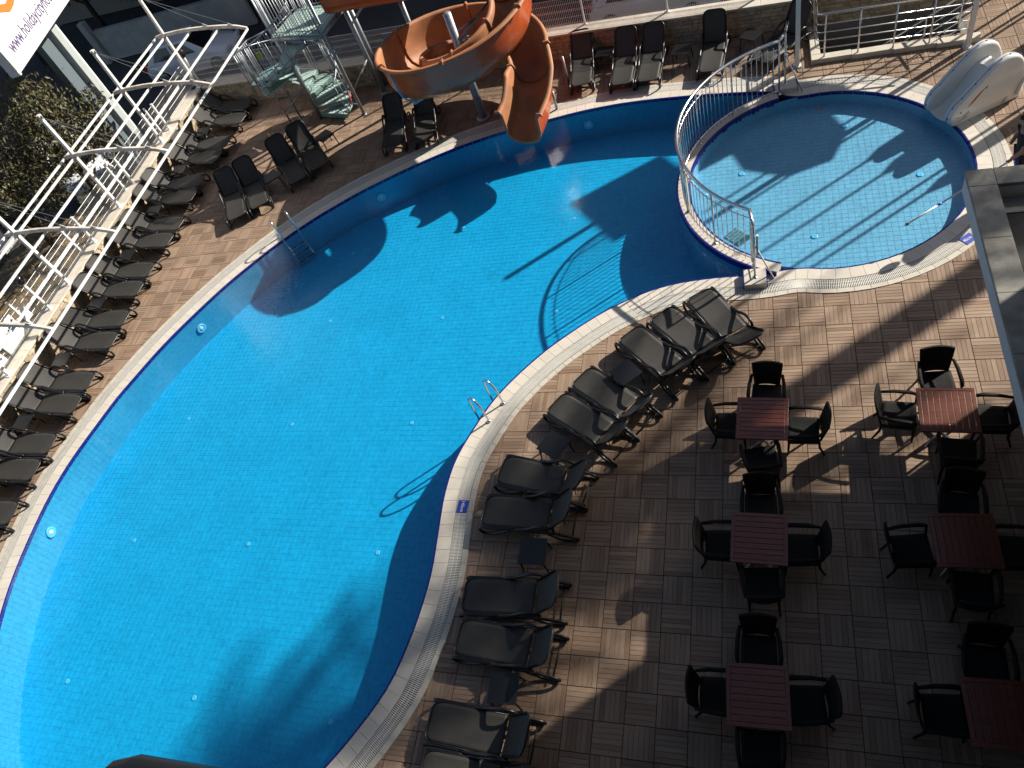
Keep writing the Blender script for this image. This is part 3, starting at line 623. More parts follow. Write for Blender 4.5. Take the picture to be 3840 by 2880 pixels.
def lounger_parts(ang):
    if ang in LC: return LC[ang]
    if 'base' not in LC:
        b = {}
        b['seat'] = panel_mesh('seat', SL, SW, 0.13, seat_z, M_TEXT)
        P = rounded_panel(SW+0.02, SL, 0.14); mb = MB(); mb.tube([(SL, -(SW/2+.01), SZ)]+[(x-.012, y, seat_z(max(x, 0), 1)-0.002) for x, y in P]+[(SL, SW/2+.01, SZ)], 0.015, 6); b['rim'] = mb.mesh('seat_frame', M_BLACK, True)
        for s_, key in ((-1, 'l'), (1, 'r')):
            y = s_*0.312
            mb = MB(); mb.tube([(-0.0, y, 0.262), (0.5, y, 0.272), (1.0, y, 0.275), (1.42, y, 0.262)], [.016, .018, .02, .018], 8)
            for pts in ([(0.04, .262), (-.03, .19), (-.02, .07), (.05, .022), (.16, .03), (.32, .10), (.5, .22), (.56, .268), (.3, .272)], [(1.22, .262), (1.30, .16), (1.42, .06), (1.56, .020), (1.68, .03), (1.73, .09), (1.68, .155), (1.55, .20), (1.40, .25)]):
                q = loop_tube(pts, y, 0.026); mb.add(q.v, q.f)
            b['side'+key] = mb.mesh('side_frame', M_BLACK, True)
            mb = loop_tube([(0.66, .275), (.86, .335), (1.02, .43), (1.14, .495), (1.26, .50), (1.345, .455), (1.36, .37), (1.30, .285), (1.1, .262), (.85, .262)], y, 0.027); b['arm'+key] = mb.mesh('armrest', M_BLACK, True)
        mb = MB(); mb.tube([(0.12, -.31, .25), (0.12, .31, .25)], .014, 6); mb.tube([(1.3, -.31, .24), (1.3, .31, .24)], .016, 6); mb.tube([(1.62, -.31, .1), (1.62, .31, .1)], .014, 6); b['cross'] = mb.mesh('crossbar', M_BLACK, True)
        LC['base'] = b
    b = LC['base']; ca, sa = math.cos(R_(ang)), math.sin(R_(ang))
    me = panel_mesh('backrest', BL, SW, 0.15, lambda x, v: 0.0-0.02*(1-v*v)-0.012*math.sin(PI*x/BL), M_TEXT, flip=True)
    P = rounded_panel(SW+0.02, BL, 0.16); mb = MB(); mb.tube([(0, -(SW/2+.01), 0)]+[(BL-x+.010, y, 0.0) for x, y in P]+[(0, SW/2+.01, 0)], 0.0165, 7)
    rim = mb.mesh('backrest_frame', M_BLACK, True)
    st = MB(); st.tube([(.42, -.2, -.075), (.42, .2, -.075)], .010, 5); st.tube([(.42, .18, -.075), (.20, .18, -.26*sa-.02)], .009, 5); st.tube([(.42, -.18, -.075), (.20, -.18, -.26*sa-.02)], .009, 5); stm = st.mesh('back_strut', M_BLACK, True)
    X = Matrix(((ca, 0, -sa, SL+.01), (0, 1, 0, 0), (sa, 0, ca, SZ+.008), (0, 0, 0, 1)))
    for q in (me, rim, stm): q.transform(X)
    LC[ang] = [('seat', b['seat'], [('seat_frame', b['rim'])]), ('backrest', me, [('backrest_frame', rim), ('back_strut', stm)]), ('side_frame', b['sidel'], [('armrest', b['arml'])]), ('side_frame', b['sider'], [('armrest', b['armr'])]), ('crossbar', b['cross'])]
    return LC[ang]
def lounger(x, y, a, ang, label, group):
    return assemble('sun_lounger', lounger_parts(ang), label, 'sun lounger', (x, y, 0.0), R_(a), group)
GW = 'loungers in the row along the left stone wall'
left = [(-16.90, 11.67, 171, 36), (-16.80, 10.91, 173, 38), (-16.87, 9.73, 175, 36), (-16.89, 9.04, 175, 42), (-17.02, 7.93, 178, 42), (-16.98, 7.24, 177, 38), (-16.84, 6.04, 175, 36), (-16.89, 5.38, 176, 36), (-16.94, 4.23, 176, 38), (-16.95, 3.54, 177, 40), (-16.83, 2.50, 180, 24), (-16.80, 1.76, 179, 44), (-16.78, 0.47, 178, 42), (-16.79, -0.21, 177, 38), (-16.85, -1.31, 180, 40), (-16.89, -2.0, 180, 40), (-16.80, -3.08, 180, 40)]
for i, (x, y, a, b) in enumerate(left):
    extra = ' with its back lowest' if b == 24 else ''
    lab = 'dark lounger in the shaded corner where both stone walls meet, head to the left wall' if i == 0 else ('cropped dark lounger at the picture edge, nearest of the left wall row' if i == 16 else f'dark lounger{extra} against the left stone wall, {ordinal(i)} from the far corner')
    lounger(x, y, a, b, lab, GW)
lab4 = ['black lounger in full shade, leftmost of the four angled ones below the spiral stair', 'black lounger second from left below the spiral stair, side table on its right', 'grey lit lounger between a side table and the lounger nearest the stair foot', 'grey lit lounger with a side table at its right, closest to the spiral stair foot']
for (x, y, a, b), l in zip([(-14.91, 6.03, 119, 46), (-14.31, 6.42, 122, 54), (-13.37, 7.31, 128, 60), (-12.84, 7.82, 129, 60)], lab4): lounger(x, y, a, b, l, 'loungers below the spiral stair')
for (x, y, a, b), l in zip([(-10.68, 8.27, 101, 38), (-9.75, 8.36, 101, 40)], ['black lounger by the pool just left of the slide, the left of two', 'black lounger half hidden under the orange slide, the right of two']): lounger(x, y, a, b, l, 'loungers under the water slide')
labt = ['black lounger by the rear wall, first to the right of the slide exit', 'black lounger by the rear wall, left one of the close pair', 'black lounger by the rear wall, right one of the close pair', 'black lounger with steep back by the rear wall, behind the balustrade end', 'black lounger turned askew beside the white pole and stairwell railing']
for (x, y, a, b), l in zip([(-5.50, 9.80, 94, 40), (-4.41, 9.54, 88, 42), (-3.73, 9.51, 86, 42), (-2.18, 9.50, 84, 68), (-1.00, 9.62, 48, 62)], labt): lounger(x, y, a, b, l, 'loungers along the rear wall')
right = [(-2.28, 2.07, -57, 36), (-2.99, 1.62, -48, 50), (-3.58, 1.16, -46, 50), (-4.42, 0.16, -38, 50), (-4.84, -0.43, -35, 50), (-5.66, -1.87, -12, 50), (-5.83, -2.69, -3, 52), (-5.88, -4.22, 1, 50), (-5.84, -4.90, -5, 52), (-6.03, -6.17, -4, 50), (-6.0, -6.85, -3, 50)]
for i, (x, y, a, b) in enumerate(right):
    lab = 'dark lounger with balustrade shadow across its foot, nearest the wading pool' if i == 0 else ('cropped dark lounger at the bottom edge, last in the curved row' if i == 10 else f'dark lounger in the curved row beside the near pool edge, {ordinal(i)} from the wading pool')
    lounger(x, y, a, b, lab, 'loungers in the curved row on the near side of the pool')
# side tables
mb = MB(); mb.box((0, 0, .385), (.45, .45, .022)); TT = mb.mesh('table_top', M_BLACK)
mb = MB(); mb.box((0, 0, .362), (.40, .40, .03)); TA = mb.mesh('apron', M_BLACK)
TL = []
for sx in (-1, 1):
    for sy in (-1, 1): mb = MB(); mb.tube([(sx*.19, sy*.19, .37), (sx*.215, sy*.215, 0)], [.02, .014], 6); TL.append(('leg', mb.mesh('leg', M_BLACK, True)))
stabs = [(-3.53, 0.14, -48, 'black side table between the third and fourth lounger of the curved row'), (-4.71, -1.42, -30, 'black side table between the fifth and sixth lounger of the curved row'), (-4.79, -3.45, 1, 'black side table between the seventh and eighth lounger of the curved row'), (-4.91, -5.62, 2, 'black side table between the ninth and tenth lounger of the curved row'),
    (-13.09, 9.09, -36, 'free-standing sunlit black side table just below the spiral stair'), (-14.32, 7.50, -50, 'black side table between two pairs of angled loungers below the stair'), (-4.96, 11.0, -5, 'black side table by the rear wall nearest the slide'), (-2.88, 10.5, -10, 'black side table by the rear wall left of the steep-backed lounger'), (-1.15, 10.62, -32, 'black side table by the rear wall beside the askew lounger')]
for k, (y, n) in enumerate(((10.32, 'second and third'), (8.48, 'fourth and fifth'), (6.64, 'sixth and seventh'), (4.82, 'eighth and ninth'), (3.02, 'tenth and eleventh'), (1.12, 'twelfth and thirteenth'), (-0.76, 'fourteenth and fifteenth'), (-2.54, 'sixteenth and last'))):
    stabs.append((-18.05, y, 2+k % 3*3, f'black side table between the {n} lounger of the left wall row'))
for x, y, a, l in stabs: assemble('side_table', [('table_top', TT), ('apron', TA)]+TL, l, 'side table', (x, y, 0), R_(a), 'low black side tables between loungers')
# dining tables and wicker chairs
def dining_table(x, y, rz, along_x, label):
    t = thing('dining_table', label, 'table', (x, y, 0), rz, 'square red brown tables on the terrace'); top = MB(); S = 0.40; fw = .055
    for c, d in (((0, S-fw/2, .722), (2*S, fw, .032)), ((0, -S+fw/2, .722), (2*S, fw, .032))): m_ = MB(); m_.box(c, d); obj('frame_board', m_, M_RED, t, bevel=.003)
    for c, d in (((S-fw/2, 0, .722), (fw, 2*S-2*fw-.004, .032)), ((-S+fw/2, 0, .722), (fw, 2*S-2*fw-.004, .032))): m_ = MB(); m_.box(c, d); obj('frame_board', m_, M_RED, t, bevel=.003)
    n = 8; W_ = 2*S-2*fw-.006
    for k in range(n):
        o_ = -W_/2+W_*(k+.5)/n; m_ = MB(); m_.box((0, o_, .721) if along_x else (o_, 0, .721), (W_, W_/n-.007, .028) if along_x else (W_/n-.007, W_, .028)); obj('slat', m_, M_RED, t, bevel=.002)
    m_ = MB(); m_.lathe([(.03, .03), (.03, .70)], n=12); obj('column', m_, M_ALU, t, True)
    m_ = MB(); m_.box((0, 0, .69), (.36, .36, .02)); obj('mount_plate', m_, M_ALU, t)
    for k in range(4):
        a = PI/4+k*PI/2; m_ = MB(); m_.tube([(0, 0, .07), (.2*math.cos(a), .2*math.sin(a), .06), (.34*math.cos(a), .34*math.sin(a), .015)], [.03, .026, .018], 8, flat=.8); obj('foot', m_, M_ALU, t, True)
def chair_parts():
    P = []
    mb = MB(); rows = []
    for i in range(9):
        u = i/8; yy = -.24+.48*u; hw = .235+.015*u; rows.append([(-hw+2*hw*j/8, yy, .435-.018*(1-(2*j/8-1)**2)*(1-(2*u-1)**2)+(.012 if u > .9 else 0)) for j in range(9)])
    mb.grid(rows); mb.grid([[(x, y, z-.06) for x, y, z in r][::-1] for r in rows]); h = 81
    for i in range(8): mb.f += [(i*9, i*9+9, h+i*9+17, h+i*9+8), (i*9+8, h+i*9, h+i*9+9, i*9+17)]
    for j in range(8): mb.f += [(j+1, j, h+8-j, h+7-j), (72+j, 72+j+1, h+72+7-j, h+72+8-j)]
    P.append(('seat', mb.mesh('seat', M_RATT, True)))
    mb = MB(); front, back = [], []
    for i in range(11):
        u = i/10; z = .42+.47*u; hw = .205+.055*u-.01*u*u; y0 = -.235-.10*u
        front.append([(-hw+2*hw*j/8, y0-.035*(1-(2*j/8-1)**2), z+(.025*(1-(2*j/8-1)**2)*u)) for j in range(9)]); back.append([(x, y-.032, zz) for x, y, zz in front[-1]][::-1])
    mb.grid(front); mb.grid(back); h = 99
    for i in range(10): mb.f += [(i*9, i*9+9, h+i*9+17, h+i*9+8), (i*9+8, h+i*9, h+i*9+9, i*9+17)]
    for j in range(8): mb.f += [(90+j, 90+j+1, h+90+7-j, h+90+8-j)]
    P.append(('backrest', mb.mesh('backrest', M_RATT, True)))
    for s_ in (-1, 1):
        mb = MB(); mb.tube([(s_*.215, .215, .42), (s_*.222, .225, .2), (s_*.225, .23, 0)], [.024, .021, .016], 6); fl = mb.mesh('leg', M_RATT, True); P.append(('leg', fl))
        mb = MB(); mb.tube([(s_*.20, -.235, .44), (s_*.205, -.25, .22), (s_*.215, -.33, 0)], [.024, .021, .016], 6); P.append(('leg', mb.mesh('leg', M_RATT, True)))
        mb = MB(); mb.tube([(s_*.245, -.29, .66), (s_*.275, -.1, .665), (s_*.285, .12, .655), (s_*.275, .225, .63)], [.018, .024, .026, .022], 7, flat=1.3); mb.tube([(s_*.275, .22, .64), (s_*.245, .23, .43)], .018, 6); P.append(('armrest', mb.mesh('armrest', M_RATT, True)))
    return P
CH = chair_parts()
tabs = [(-1.15, -1.13, -3, True, 'half sunlit red brown table, left column, nearest the wading pool', [(.08, .63, 176), (-.50, .06, -92), (.63, -.04, 88), (-.03, -.62, 10)], 'half sunlit left table'),
    (1.53, -1.02, -2, False, 'brightly lit red brown table with lengthwise boards beside the grey parapet', [(.0, .70, 183), (-.62, .12, -98), (.62, .02, 86), (.1, -.58, -6)], 'lit table beside the grey parapet'),
    (-1.24, -3.23, -2, True, 'shaded dark red table, left column, in the middle row', [(.04, .62, 182), (-.55, .0, -90), (.58, -.02, 92), (.03, -.58, 4)], 'shaded middle left table'),
    (1.44, -3.15, 1, False, 'shaded dark red table, right column, in the middle row', [(.08, .64, 172), (-.62, -.05, -84), (.60, -.02, 90), (.05, -.58, -4)], 'shaded middle right table'),
    (-1.30, -5.45, 1, True, 'deeply shaded dark table, left column, nearest the bottom edge', [(.02, .64, 180), (-.52, .02, -90), (.60, .02, 96), (.02, -.60, 0)], 'darkest left column table'),
    (1.50, -5.38, 1, False, 'deeply shaded dark table in the bottom right corner', [(-.02, .66, 176), (-.58, .0, -88), (.6, 0, 90)], 'deeply shaded bottom right table')]
side_n = ['far', 'left', 'right', 'near']
for x, y, rz, ax, lab, chs, short in tabs:
    dining_table(x, y, R_(rz), ax, lab)
    for k, (dx, dy, a) in enumerate(chs):
        # a: direction the chair faces, 0 = +Y
        assemble('wicker_armchair', CH, f'black wicker armchair on the {side_n[k]} side of the {short}', 'chair', (x+dx, y+dy, 0), R_(a), 'black wicker armchairs round the terrace tables')
# ================================================================== pool ladders
def ladder(x, y, ang, label, deep):
    t = thing('pool_ladder', label, 'ladder', (x, y, 0), ang)     # local +X points to the water, origin at the deck sockets' centre
    for s_ in (-1, 1):
        mb = MB(); P = catmull([(0, .0), (0.0, .25), (.03, .50), (.12, .66), (.22, .68), (.30, .58), (.315, .3), (.32, -.1), (.32, -deep)], False, 5)
        mb.tube([(p[0], s_*.235, p[1]) for p in P], .0195, 8); rr = obj('side_rail', mb, M_STEEL, t, True)
        mb = MB(); mb.lathe([(.045, 0), (.045, .02), (.03, .035), (.02, .036)], (0, s_*.235, .016), 12); obj('socket', mb, M_STEEL, t, True)
    k = 3
    for i in range(k):
        z = -.28-.25*i
        if z < -deep: break
        mb = MB(); mb.box((.32, 0, z), (.07, .44, .02)); r = obj('rung', mb, M_STEEL, t, bevel=.004)
        for s_ in (-1, 1):
            mb = MB(); mb.box((.32, s_*.14, z+.0125), (.06, .13, .006)); obj('grip_pad', mb, M_BLACK, r)
ladder(-6.09, -0.465, R_(152), 'stainless steel pool ladder on the near edge beside the curved lounger row', .85)
ladder(-13.15, 5.47, R_(-46), 'shaded stainless steel pool ladder on the far left edge with dark rungs', .85)
# ================================================================== white canopy frame along the left wall
perg = thing('canopy_frame', 'white painted steel canopy frame with masts, curved arms and bracing cables along the left wall', 'pergola')
MY = [12.43, 9.50, 6.52, 3.47, 0.42, -2.62]
arc = catmull([(-19.27, 2.60), (-18.93, 2.64), (-17.97, 2.64), (-16.93, 2.54), (-16.35, 2.44), (-15.95, 2.30)], False, 4)
for y in MY:
    m_ = MB(); m_.box((-18.93, y, (HW+3.86)/2), (.085, .085, 3.86-HW)); m_.box((-18.93, y, HW+.008), (.2, .2, .016)); o = obj('mast', m_, M_WHITEP, perg, bevel=.005)
    m_ = MB(); m_.box((-18.93, y, 3.90), (.10, .10, .06)); m_.box((-18.86, y, 3.86), (.05, .012, .09)); obj('mast_cap', m_, M_RUSTW, o)
    m_ = MB(); m_.sweep([((p[0], y, p[1]), (0, 1, 0), (0, 0, 1)) for p in arc], [(-.03, -.05), (.03, -.05), (.03, .05), (-.03, .05)], True, True); a_ = obj('curved_arm', m_, M_RUSTW, perg)
    for xx, zz in ((-17.3, 2.60), (-16.45, 2.46)):
        m_ = MB(); m_.prism([(xx-.09, -.006), (xx+.09, -.006), (xx+.09, .006), (xx-.09, .006)], 0, .01); m_ = MB(); m_.add([(xx-.1, y-.005, zz+.045), (xx+.1, y-.005, zz+.03), (xx-.05, y-.005, zz+.13), (xx-.1, y+.005, zz+.045), (xx+.1, y+.005, zz+.03), (xx-.05, y+.005, zz+.13)], [(0, 1, 2), (5, 4, 3), (0, 3, 4, 1), (1, 4, 5, 2), (2, 5, 3, 0)]); obj('cable_lug', m_, M_WHITEP, a_)
        m_ = MB(); m_.tube([(-18.86, y, 3.84), (xx-.05, y, zz+.12)], .007, 5); obj('cable', m_, M_GALV, perg)
for x, z in ((-19.27, 2.60), (-18.93, 2.58), (-17.95, 2.565), (-16.93, 2.47), (-15.95, 2.29)):
    for a, b in zip(MY[:-1], MY[1:]):
        m_ = MB(); m_.box((x, (a+b)/2, z), (.052, a-b-.004, .052)); obj('purlin', m_, M_WHITEP, perg, bevel=.004)
# post lamps between the masts
def post_lamp(y, label, mglobe, lamp=True, h=.92):
    t = thing('post_lamp' if lamp else 'short_post', label, 'lamp' if lamp else 'post', (-18.99, y, HW)); m_ = MB(); m_.box((0, 0, h/2), (.06, .06, h)); m_.box((0, 0, .006), (.14, .14, .012)); obj('post', m_, M_WHITEP, t, bevel=.004)
    if lamp:
        m_ = MB(); m_.lathe([(.03, 0), (.08, .03), (.13, .10), (.15, .17), (.13, .25), (.08, .30), (.02, .32)], (0, 0, h), 16); obj('globe', m_, mglobe, t, True)
    else:
        m_ = MB(); m_.box((0, 0, h+.006), (.07, .07, .012)); obj('cap', m_, M_WHITEP, t)
post_lamp(12.70, 'post lamp with black globe at the corner of the two walls', M_GLOBE)
post_lamp(10.17, 'short white post without lamp on the wall, nearest the corner', M_GLOBE, False)
post_lamp(7.58, 'post lamp with clear globe on the left wall', M_CLEAR)
post_lamp(5.07, 'short white post without lamp, on the left wall above the shaded loungers', M_GLOBE, False)
post_lamp(2.57, 'post lamp with smoked globe on the left wall beside the small white card', M_GLOBE)
# banners on the left fence
def banner(y0, y1, z0, z1, label, marks):
    t = thing('banner', label, 'banner'); m_ = MB(); rows = []
    for i in range(9):
        z = z0+(z1-z0)*i/8; rows.append([(-19.12+.012*math.sin(j*1.7+i*.8), y0+(y1-y0)*j/12, z) for j in range(13)])
    m_.grid(rows); obj('sheet', m_, M_CLOTH, t, True, solid=.004)
    for (my, mz, sy, sz, mm) in marks:
        m_ = MB(); m_.box((-19.100, my, mz), (.004, sy, sz)); obj('print_mark', m_, mm, t)
banner(0.95, 1.75, .84, 1.52, 'white printed banner hung on the left mesh fence, the farther of two', [(1.68-.09*k, 1.38-.03*k, .05, .06, M_INK) for k in range(7)])
banner(0.05, 0.80, .84, 1.48, 'white printed banner with a blue square on the left mesh fence, the nearer one', [(.16, .93, .09, .09, M_BLUEP), (.7, 1.05, .05, .05, M_INK)])
m_ = MB(); m_.box((-19.10, 2.05, 1.20), (.02, .26, .36)); tag(obj('notice_card', m_, M_CLOTH), 'small white card fixed to the left mesh fence beside the smoked globe lamp', 'sign')
m_ = MB(); m_.box((-11.35, wall_back_y(-11.35)+.30, 1.18), (.62, .015, .5), R_(-3.6)); tag(obj('notice_board', m_, mat('grey notice board', (.16, .17, .2), .6)), 'grey board fixed to the rear mesh fence left of the slide', 'sign')
# ================================================================== orange spiral water slide
SC = np.array([-8.30, 9.60]); RC = 1.62
slide = thing('water_slide', 'orange fibreglass spiral water slide curving down into the main pool', 'water slide')
def rim_z(th): return 3.16+(th+15)*0.00478
def prof(k):
    """k 0: banked bend with low inner wall, 1: symmetric chute"""
    il = -0.40*(1-k)
    W = 1.0+.13*k; D = 1-.10*k
    P = [(.58, .0), (.575, .025), (.51, .03), (.495, -.02), (.485, -.24), (.475, -.50), (.43, -.70), (.33, -.86), (.17, -.95), (0, -.975), (-.17, -.96), (-.32, -.89), (-.42, -.76), (-.465, -.60), (-.485, il-.06), (-.495, il-.01), (-.51, il+.03), (-.575, il+.025), (-.58, il)]
    return [(a*W*(1.05 if -.9 < b < -.7 else 1), b*D) for a, b in P]
frames = []   # (origin at rim level, side outward, k)
for i in range(18):     # straight run from the platform
    t = i/18; frames.append((np.array([-12.05+t*3.45, 11.02+t*.20, rim_z(100)+.12*(1-t)]), np.array([0.0, 1.0]), 0.9*(1-t)))
for th in np.arange(98, -356, -4.0):
    d = np.array([math.cos(R_(th)), math.sin(R_(th))]); frames.append((np.array([*(SC+d*RC), rim_z(th)]), d, 0.0))
ex = catmull([(-6.68, 9.72, 1.53), (-6.62, 9.35, 1.40), (-6.60, 8.95, 1.20), (-6.66, 8.45, .98), (-6.80, 7.98, .84)], False, 5)
for i, p in enumerate(ex):
    a = ex[min(i+1, len(ex)-1)]-ex[max(i-1, 0)]; a = a[:2]/np.linalg.norm(a[:2]); frames.append((np.array(p), np.array([-a[1], a[0]]), min(1, (i+1)/9)))
def fl_pts(fr, off):
    o, s_, k = fr; P = prof(k); out = []
    for j, (a, b) in enumerate(P):
        if off:
            q = P[max(j-1, 0)]; r = P[min(j+1, len(P)-1)]; tx, ty = r[0]-q[0], r[1]-q[1]; l = math.hypot(tx, ty); a, b = a-ty/l*off*-1, b+tx/l*off*-1
            a, b = a, b
        out.append((o[0]+s_[0]*a, o[1]+s_[1]*a, o[2]+b))
    return out
cuts = [0, 9, 18, 33, 48, 63, 78, 93, 108, 118, 131, len(frames)-1]
for a, b in zip(cuts[:-1], cuts[1:]):
    mb = MB(); mb.grid([fl_pts(f, 0) for f in frames[a:b+1]]); sec = obj('flume_section', mb, M_ORANGE, slide, True)
    mb = MB(); mb.grid([fl_pts(f, .022)[::-1] for f in frames[a:b+1]]); obj('outer_shell', mb, M_ORANGEO, sec, True)
    mb = MB(); f0 = frames[a]; f1 = frames[a+1]; d = (f1[0]-f0[0]); d = d/np.linalg.norm(d)*.018
    A = fl_pts(f0, .006); B = fl_pts(f0, .075); V_ = [tuple(np.array(p)-d) for p in A]+[tuple(np.array(p)-d) for p in B]+[tuple(np.array(p)+d) for p in A]+[tuple(np.array(p)+d) for p in B]; n = len(A); fs = []
    for j in range(n-1): fs += [(j, j+1, n+j+1, n+j), (2*n+j+1, 2*n+j, 3*n+j, 3*n+j+1), (n+j, n+j+1, 3*n+j+1, 3*n+j)]
    mb.add(V_, fs); obj('joint_flange', mb, M_ORANGEO, sec)
    for j in (2, 5, 8, 11, 14):
        mb = MB(); p = np.array(B[j])*.45+np.array(A[j])*.55; mb.tube([tuple(p-d*1.5), tuple(p+d*1.5)], .014, 6); obj('bolt', mb, M_GALV, sec)
# end lip plates
mb = MB(); E_ = fl_pts(frames[-1], 0); E2 = fl_pts(frames[-1], .075); n = len(E_); mb.add(E_+E2, [(j, j+1, n+j+1, n+j) for j in range(n-1)]); obj('exit_lip', mb, M_ORANGEO, slide, solid=.02)
# steelwork
mb = MB(); mb.tube([(-8.29, 9.42, 0), (-8.29, 9.42, 3.02)], .105, 16); mb.lathe([(.2, 0), (.2, .02), (.12, .03)], (-8.29, 9.42, 0), 16); obj('main_column', mb, M_GALV, slide, True)
for th, zc in ((-20, 2.95), (-75, 2.6), (-130, 2.2), (175, 1.6), (120, 1.35), (60, 2.95), (20, 2.75)):
    r0 = 1.55; zb = (rim_z(th) if zc > 2 or th < 0 else rim_z(th-360))-1.0; p = SC+np.array([math.cos(R_(th)), math.sin(R_(th))])*r0
    if not (zb > .3): continue
    mb = MB(); mb.tube([(-8.29, 9.42, min(zb-.32, 2.9)), (p[0], p[1], zb-.05)], .04, 8); mb.tube([(-8.29, 9.42, min(zb-.05, 3.0)), ((p[0]-8.29)/2, (p[1]+9.42)/2, zb-.15)], .028, 8); obj('bracket_arm', mb, M_GALV, slide, True)
for th, rr in ((-128, 1.62), (150, 1.62)):
    d = np.array([math.cos(R_(th)), math.sin(R_(th))]); z = rim_z(th if th < 0 else th-360); P = prof(0); mb = MB(); mb.tube([(SC[0]+d[0]*(RC+a*1.09), SC[1]+d[1]*(RC+a*1.09), z+b-.05) for a, b in P[3:14]], .026, 8); obj('support_hoop', mb, M_CYAN, slide, True)
    mb = MB(); e = SC+d*(RC+.25); mb.tube([(e[0], e[1], z-1.06), (SC[0]+d[0]*.2, SC[1]+d[1]*.2-.1, z-1.2)], .06, 10); obj('bracket_arm', mb, M_GALV, slide, True)
for x, y, zt in ((-6.15, 9.25, .55), (-5.95, 10.3, .85), (-7.28, 9.3, .5)):
    mb = MB(); mb.tube([(x, y, 0), (x, y, zt)], .035, 8); obj('prop', mb, M_GALV, slide, True)
for x, y in ((-12.30, 11.98), (-12.05, 11.85), (-10.2, 11.25)):
    mb = MB(); mb.tube([(x, y, 0), (x, y, 2.9)], .07, 12); obj('support_post', mb, M_GALV, slide, True)
mb = MB(); mb.tube([(-12.2, 11.95, 1.0), (-12.9, 11.15, .25)], .03, 8); mb.tube([(-12.3, 11.98, 1.5), (-13.4, 11.2, 1.5)], .025, 8); mb.tube([(-12.05, 11.85, 2.2), (-11.2, 11.2, 2.85)], .035, 8); obj('brace', mb, M_GALV, slide, True)
# ================================================================== spiral stair tower
stair = thing('spiral_stair', 'galvanised spiral staircase with pale green treads leading up to the water slide', 'staircase')
SX, SY, RS = -13.93, 10.63, 1.16
mb = MB(); mb.tube([(SX, SY, 0), (SX, SY, 3.95)], .065, 14); obj('centre_pole', mb, M_GALV, stair, True)
def wedge(r0, r1, a0, a1, n=4): return [(SX+r0*math.cos(R_(a0)), SY+r0*math.sin(R_(a0)))]+[(SX+r1*math.cos(R_(a0+(a1-a0)*k/n)), SY+r1*math.sin(R_(a0+(a1-a0)*k/n))) for k in range(n+1)]+[(SX+r0*math.cos(R_(a1)), SY+r0*math.sin(R_(a1)))]
NS = 14; A0, DA, DZ = -16.0, 27.0, .195
for k in range(NS):
    a = A0+DA*k; z = .20+DZ*k; wide = 62 if k == 7 else 33
    mb = MB(); mb.prism(wedge(.06, RS, a, a+wide), z-.03, z); tr_ = obj('tread', mb, M_TREAD, stair, bevel=.004)
    mb = MB()
    for q in range(7):
        r = .35+.11*q; mb.prism(wedge(r, r+.035, a+1, a+wide-1, 3), z, z+.006)
    obj('grip_ribs', mb, mat('tread ribs', (.45, .57, .52), .6), tr_)
    mb = MB(); c0 = [(SX+.06*math.cos(R_(a)), SY+.06*math.sin(R_(a))), (SX+RS*math.cos(R_(a)), SY+RS*math.sin(R_(a)))]; nx, ny = -math.sin(R_(a))*.012, math.cos(R_(a))*.012
    mb.prism([(c0[0][0]-nx, c0[0][1]-ny), (c0[1][0]-nx, c0[1][1]-ny), (c0[1][0]+nx, c0[1][1]+ny), (c0[0][0]+nx, c0[0][1]+ny)], z-.13, z-.031); obj('riser', mb, M_TEAL, tr_)
    for e in (2, 13, 25):
        if 3 <= k <= 6 and e == 13: continue
        aa = a+e; p = (SX+(RS+.02)*math.cos(R_(aa)), SY+(RS+.02)*math.sin(R_(aa))); mb = MB(); mb.tube([(*p, z-.06), (*p, z+.98+DZ*e/DA)], .011, 6); obj('baluster', mb, M_GALV, stair, True)
mb = MB(); mb.tube([(SX+(RS+.02)*math.cos(R_(A0+DA*t)), SY+(RS+.02)*math.sin(R_(A0+DA*t)), 1.18+DZ*t) for t in np.arange(0, NS-.5, .33)], .02, 8); obj('handrail', mb, M_GALV, stair, True)
mb = MB(); mb.tube([(SX+(RS+.02)*math.cos(R_(A0+DA*t)), SY+(RS+.02)*math.sin(R_(A0+DA*t)), .16+DZ*t) for t in np.arange(0, NS-.5, .33)], .014, 6); obj('stringer', mb, M_GALV, stair, True)
PZ = 2.86
mb = MB(); mb.prism([(-13.95, 10.42), (-12.20, 10.02), (-11.95, 11.55), (-13.55, 11.75)], PZ-.05, PZ); pl = obj('platform', mb, M_TREAD, stair, bevel=.005)
mb = MB()
for k in range(13):
    t = (k+.5)/13; mb.box((-13.8+1.6*t, 10.9-.02*t, PZ+.004), (.04, 1.2, .008), R_(-8))
obj('grip_ribs', mb, mat('tread ribs', (.45, .57, .52), .6), pl)
mb = MB()
for q in ([(-13.95, 10.42), (-12.20, 10.02)], [(-12.20, 10.02), (-11.95, 11.55)], [(-11.95, 11.55), (-13.55, 11.75)], [(-13.55, 11.75), (-13.95, 10.42)]): mb.tube([(*q[0], PZ-.1), (*q[1], PZ-.1)], .055, 10)
obj('platform_beam', mb, M_GALV, stair, True)
def bal(p, q, n, zb, zt, skip=False):
    for zz, r in ((zt, .02), (zb+.08, .014)): mb = MB(); mb.tube([(*p, zz), (*q, zz)], r, 8); obj('guard_rail', mb, M_GALV, stair, True)
    for k in range(n+1):
        t = k/n; x = p[0]+(q[0]-p[0])*t; y = p[1]+(q[1]-p[1])*t; mb = MB(); mb.tube([(x, y, zb-.05), (x, y, zt)], .012 if 0 < k < n else .024, 6); obj('baluster', mb, M_GALV, stair, True)
bal((-13.93, 10.44), (-12.22, 10.04), 15, PZ, 3.95); bal((-13.93, 10.46), (-13.57, 11.72), 10, PZ, 3.95); bal((-13.55, 11.73), (-12.0, 11.54), 13, PZ, 3.95)
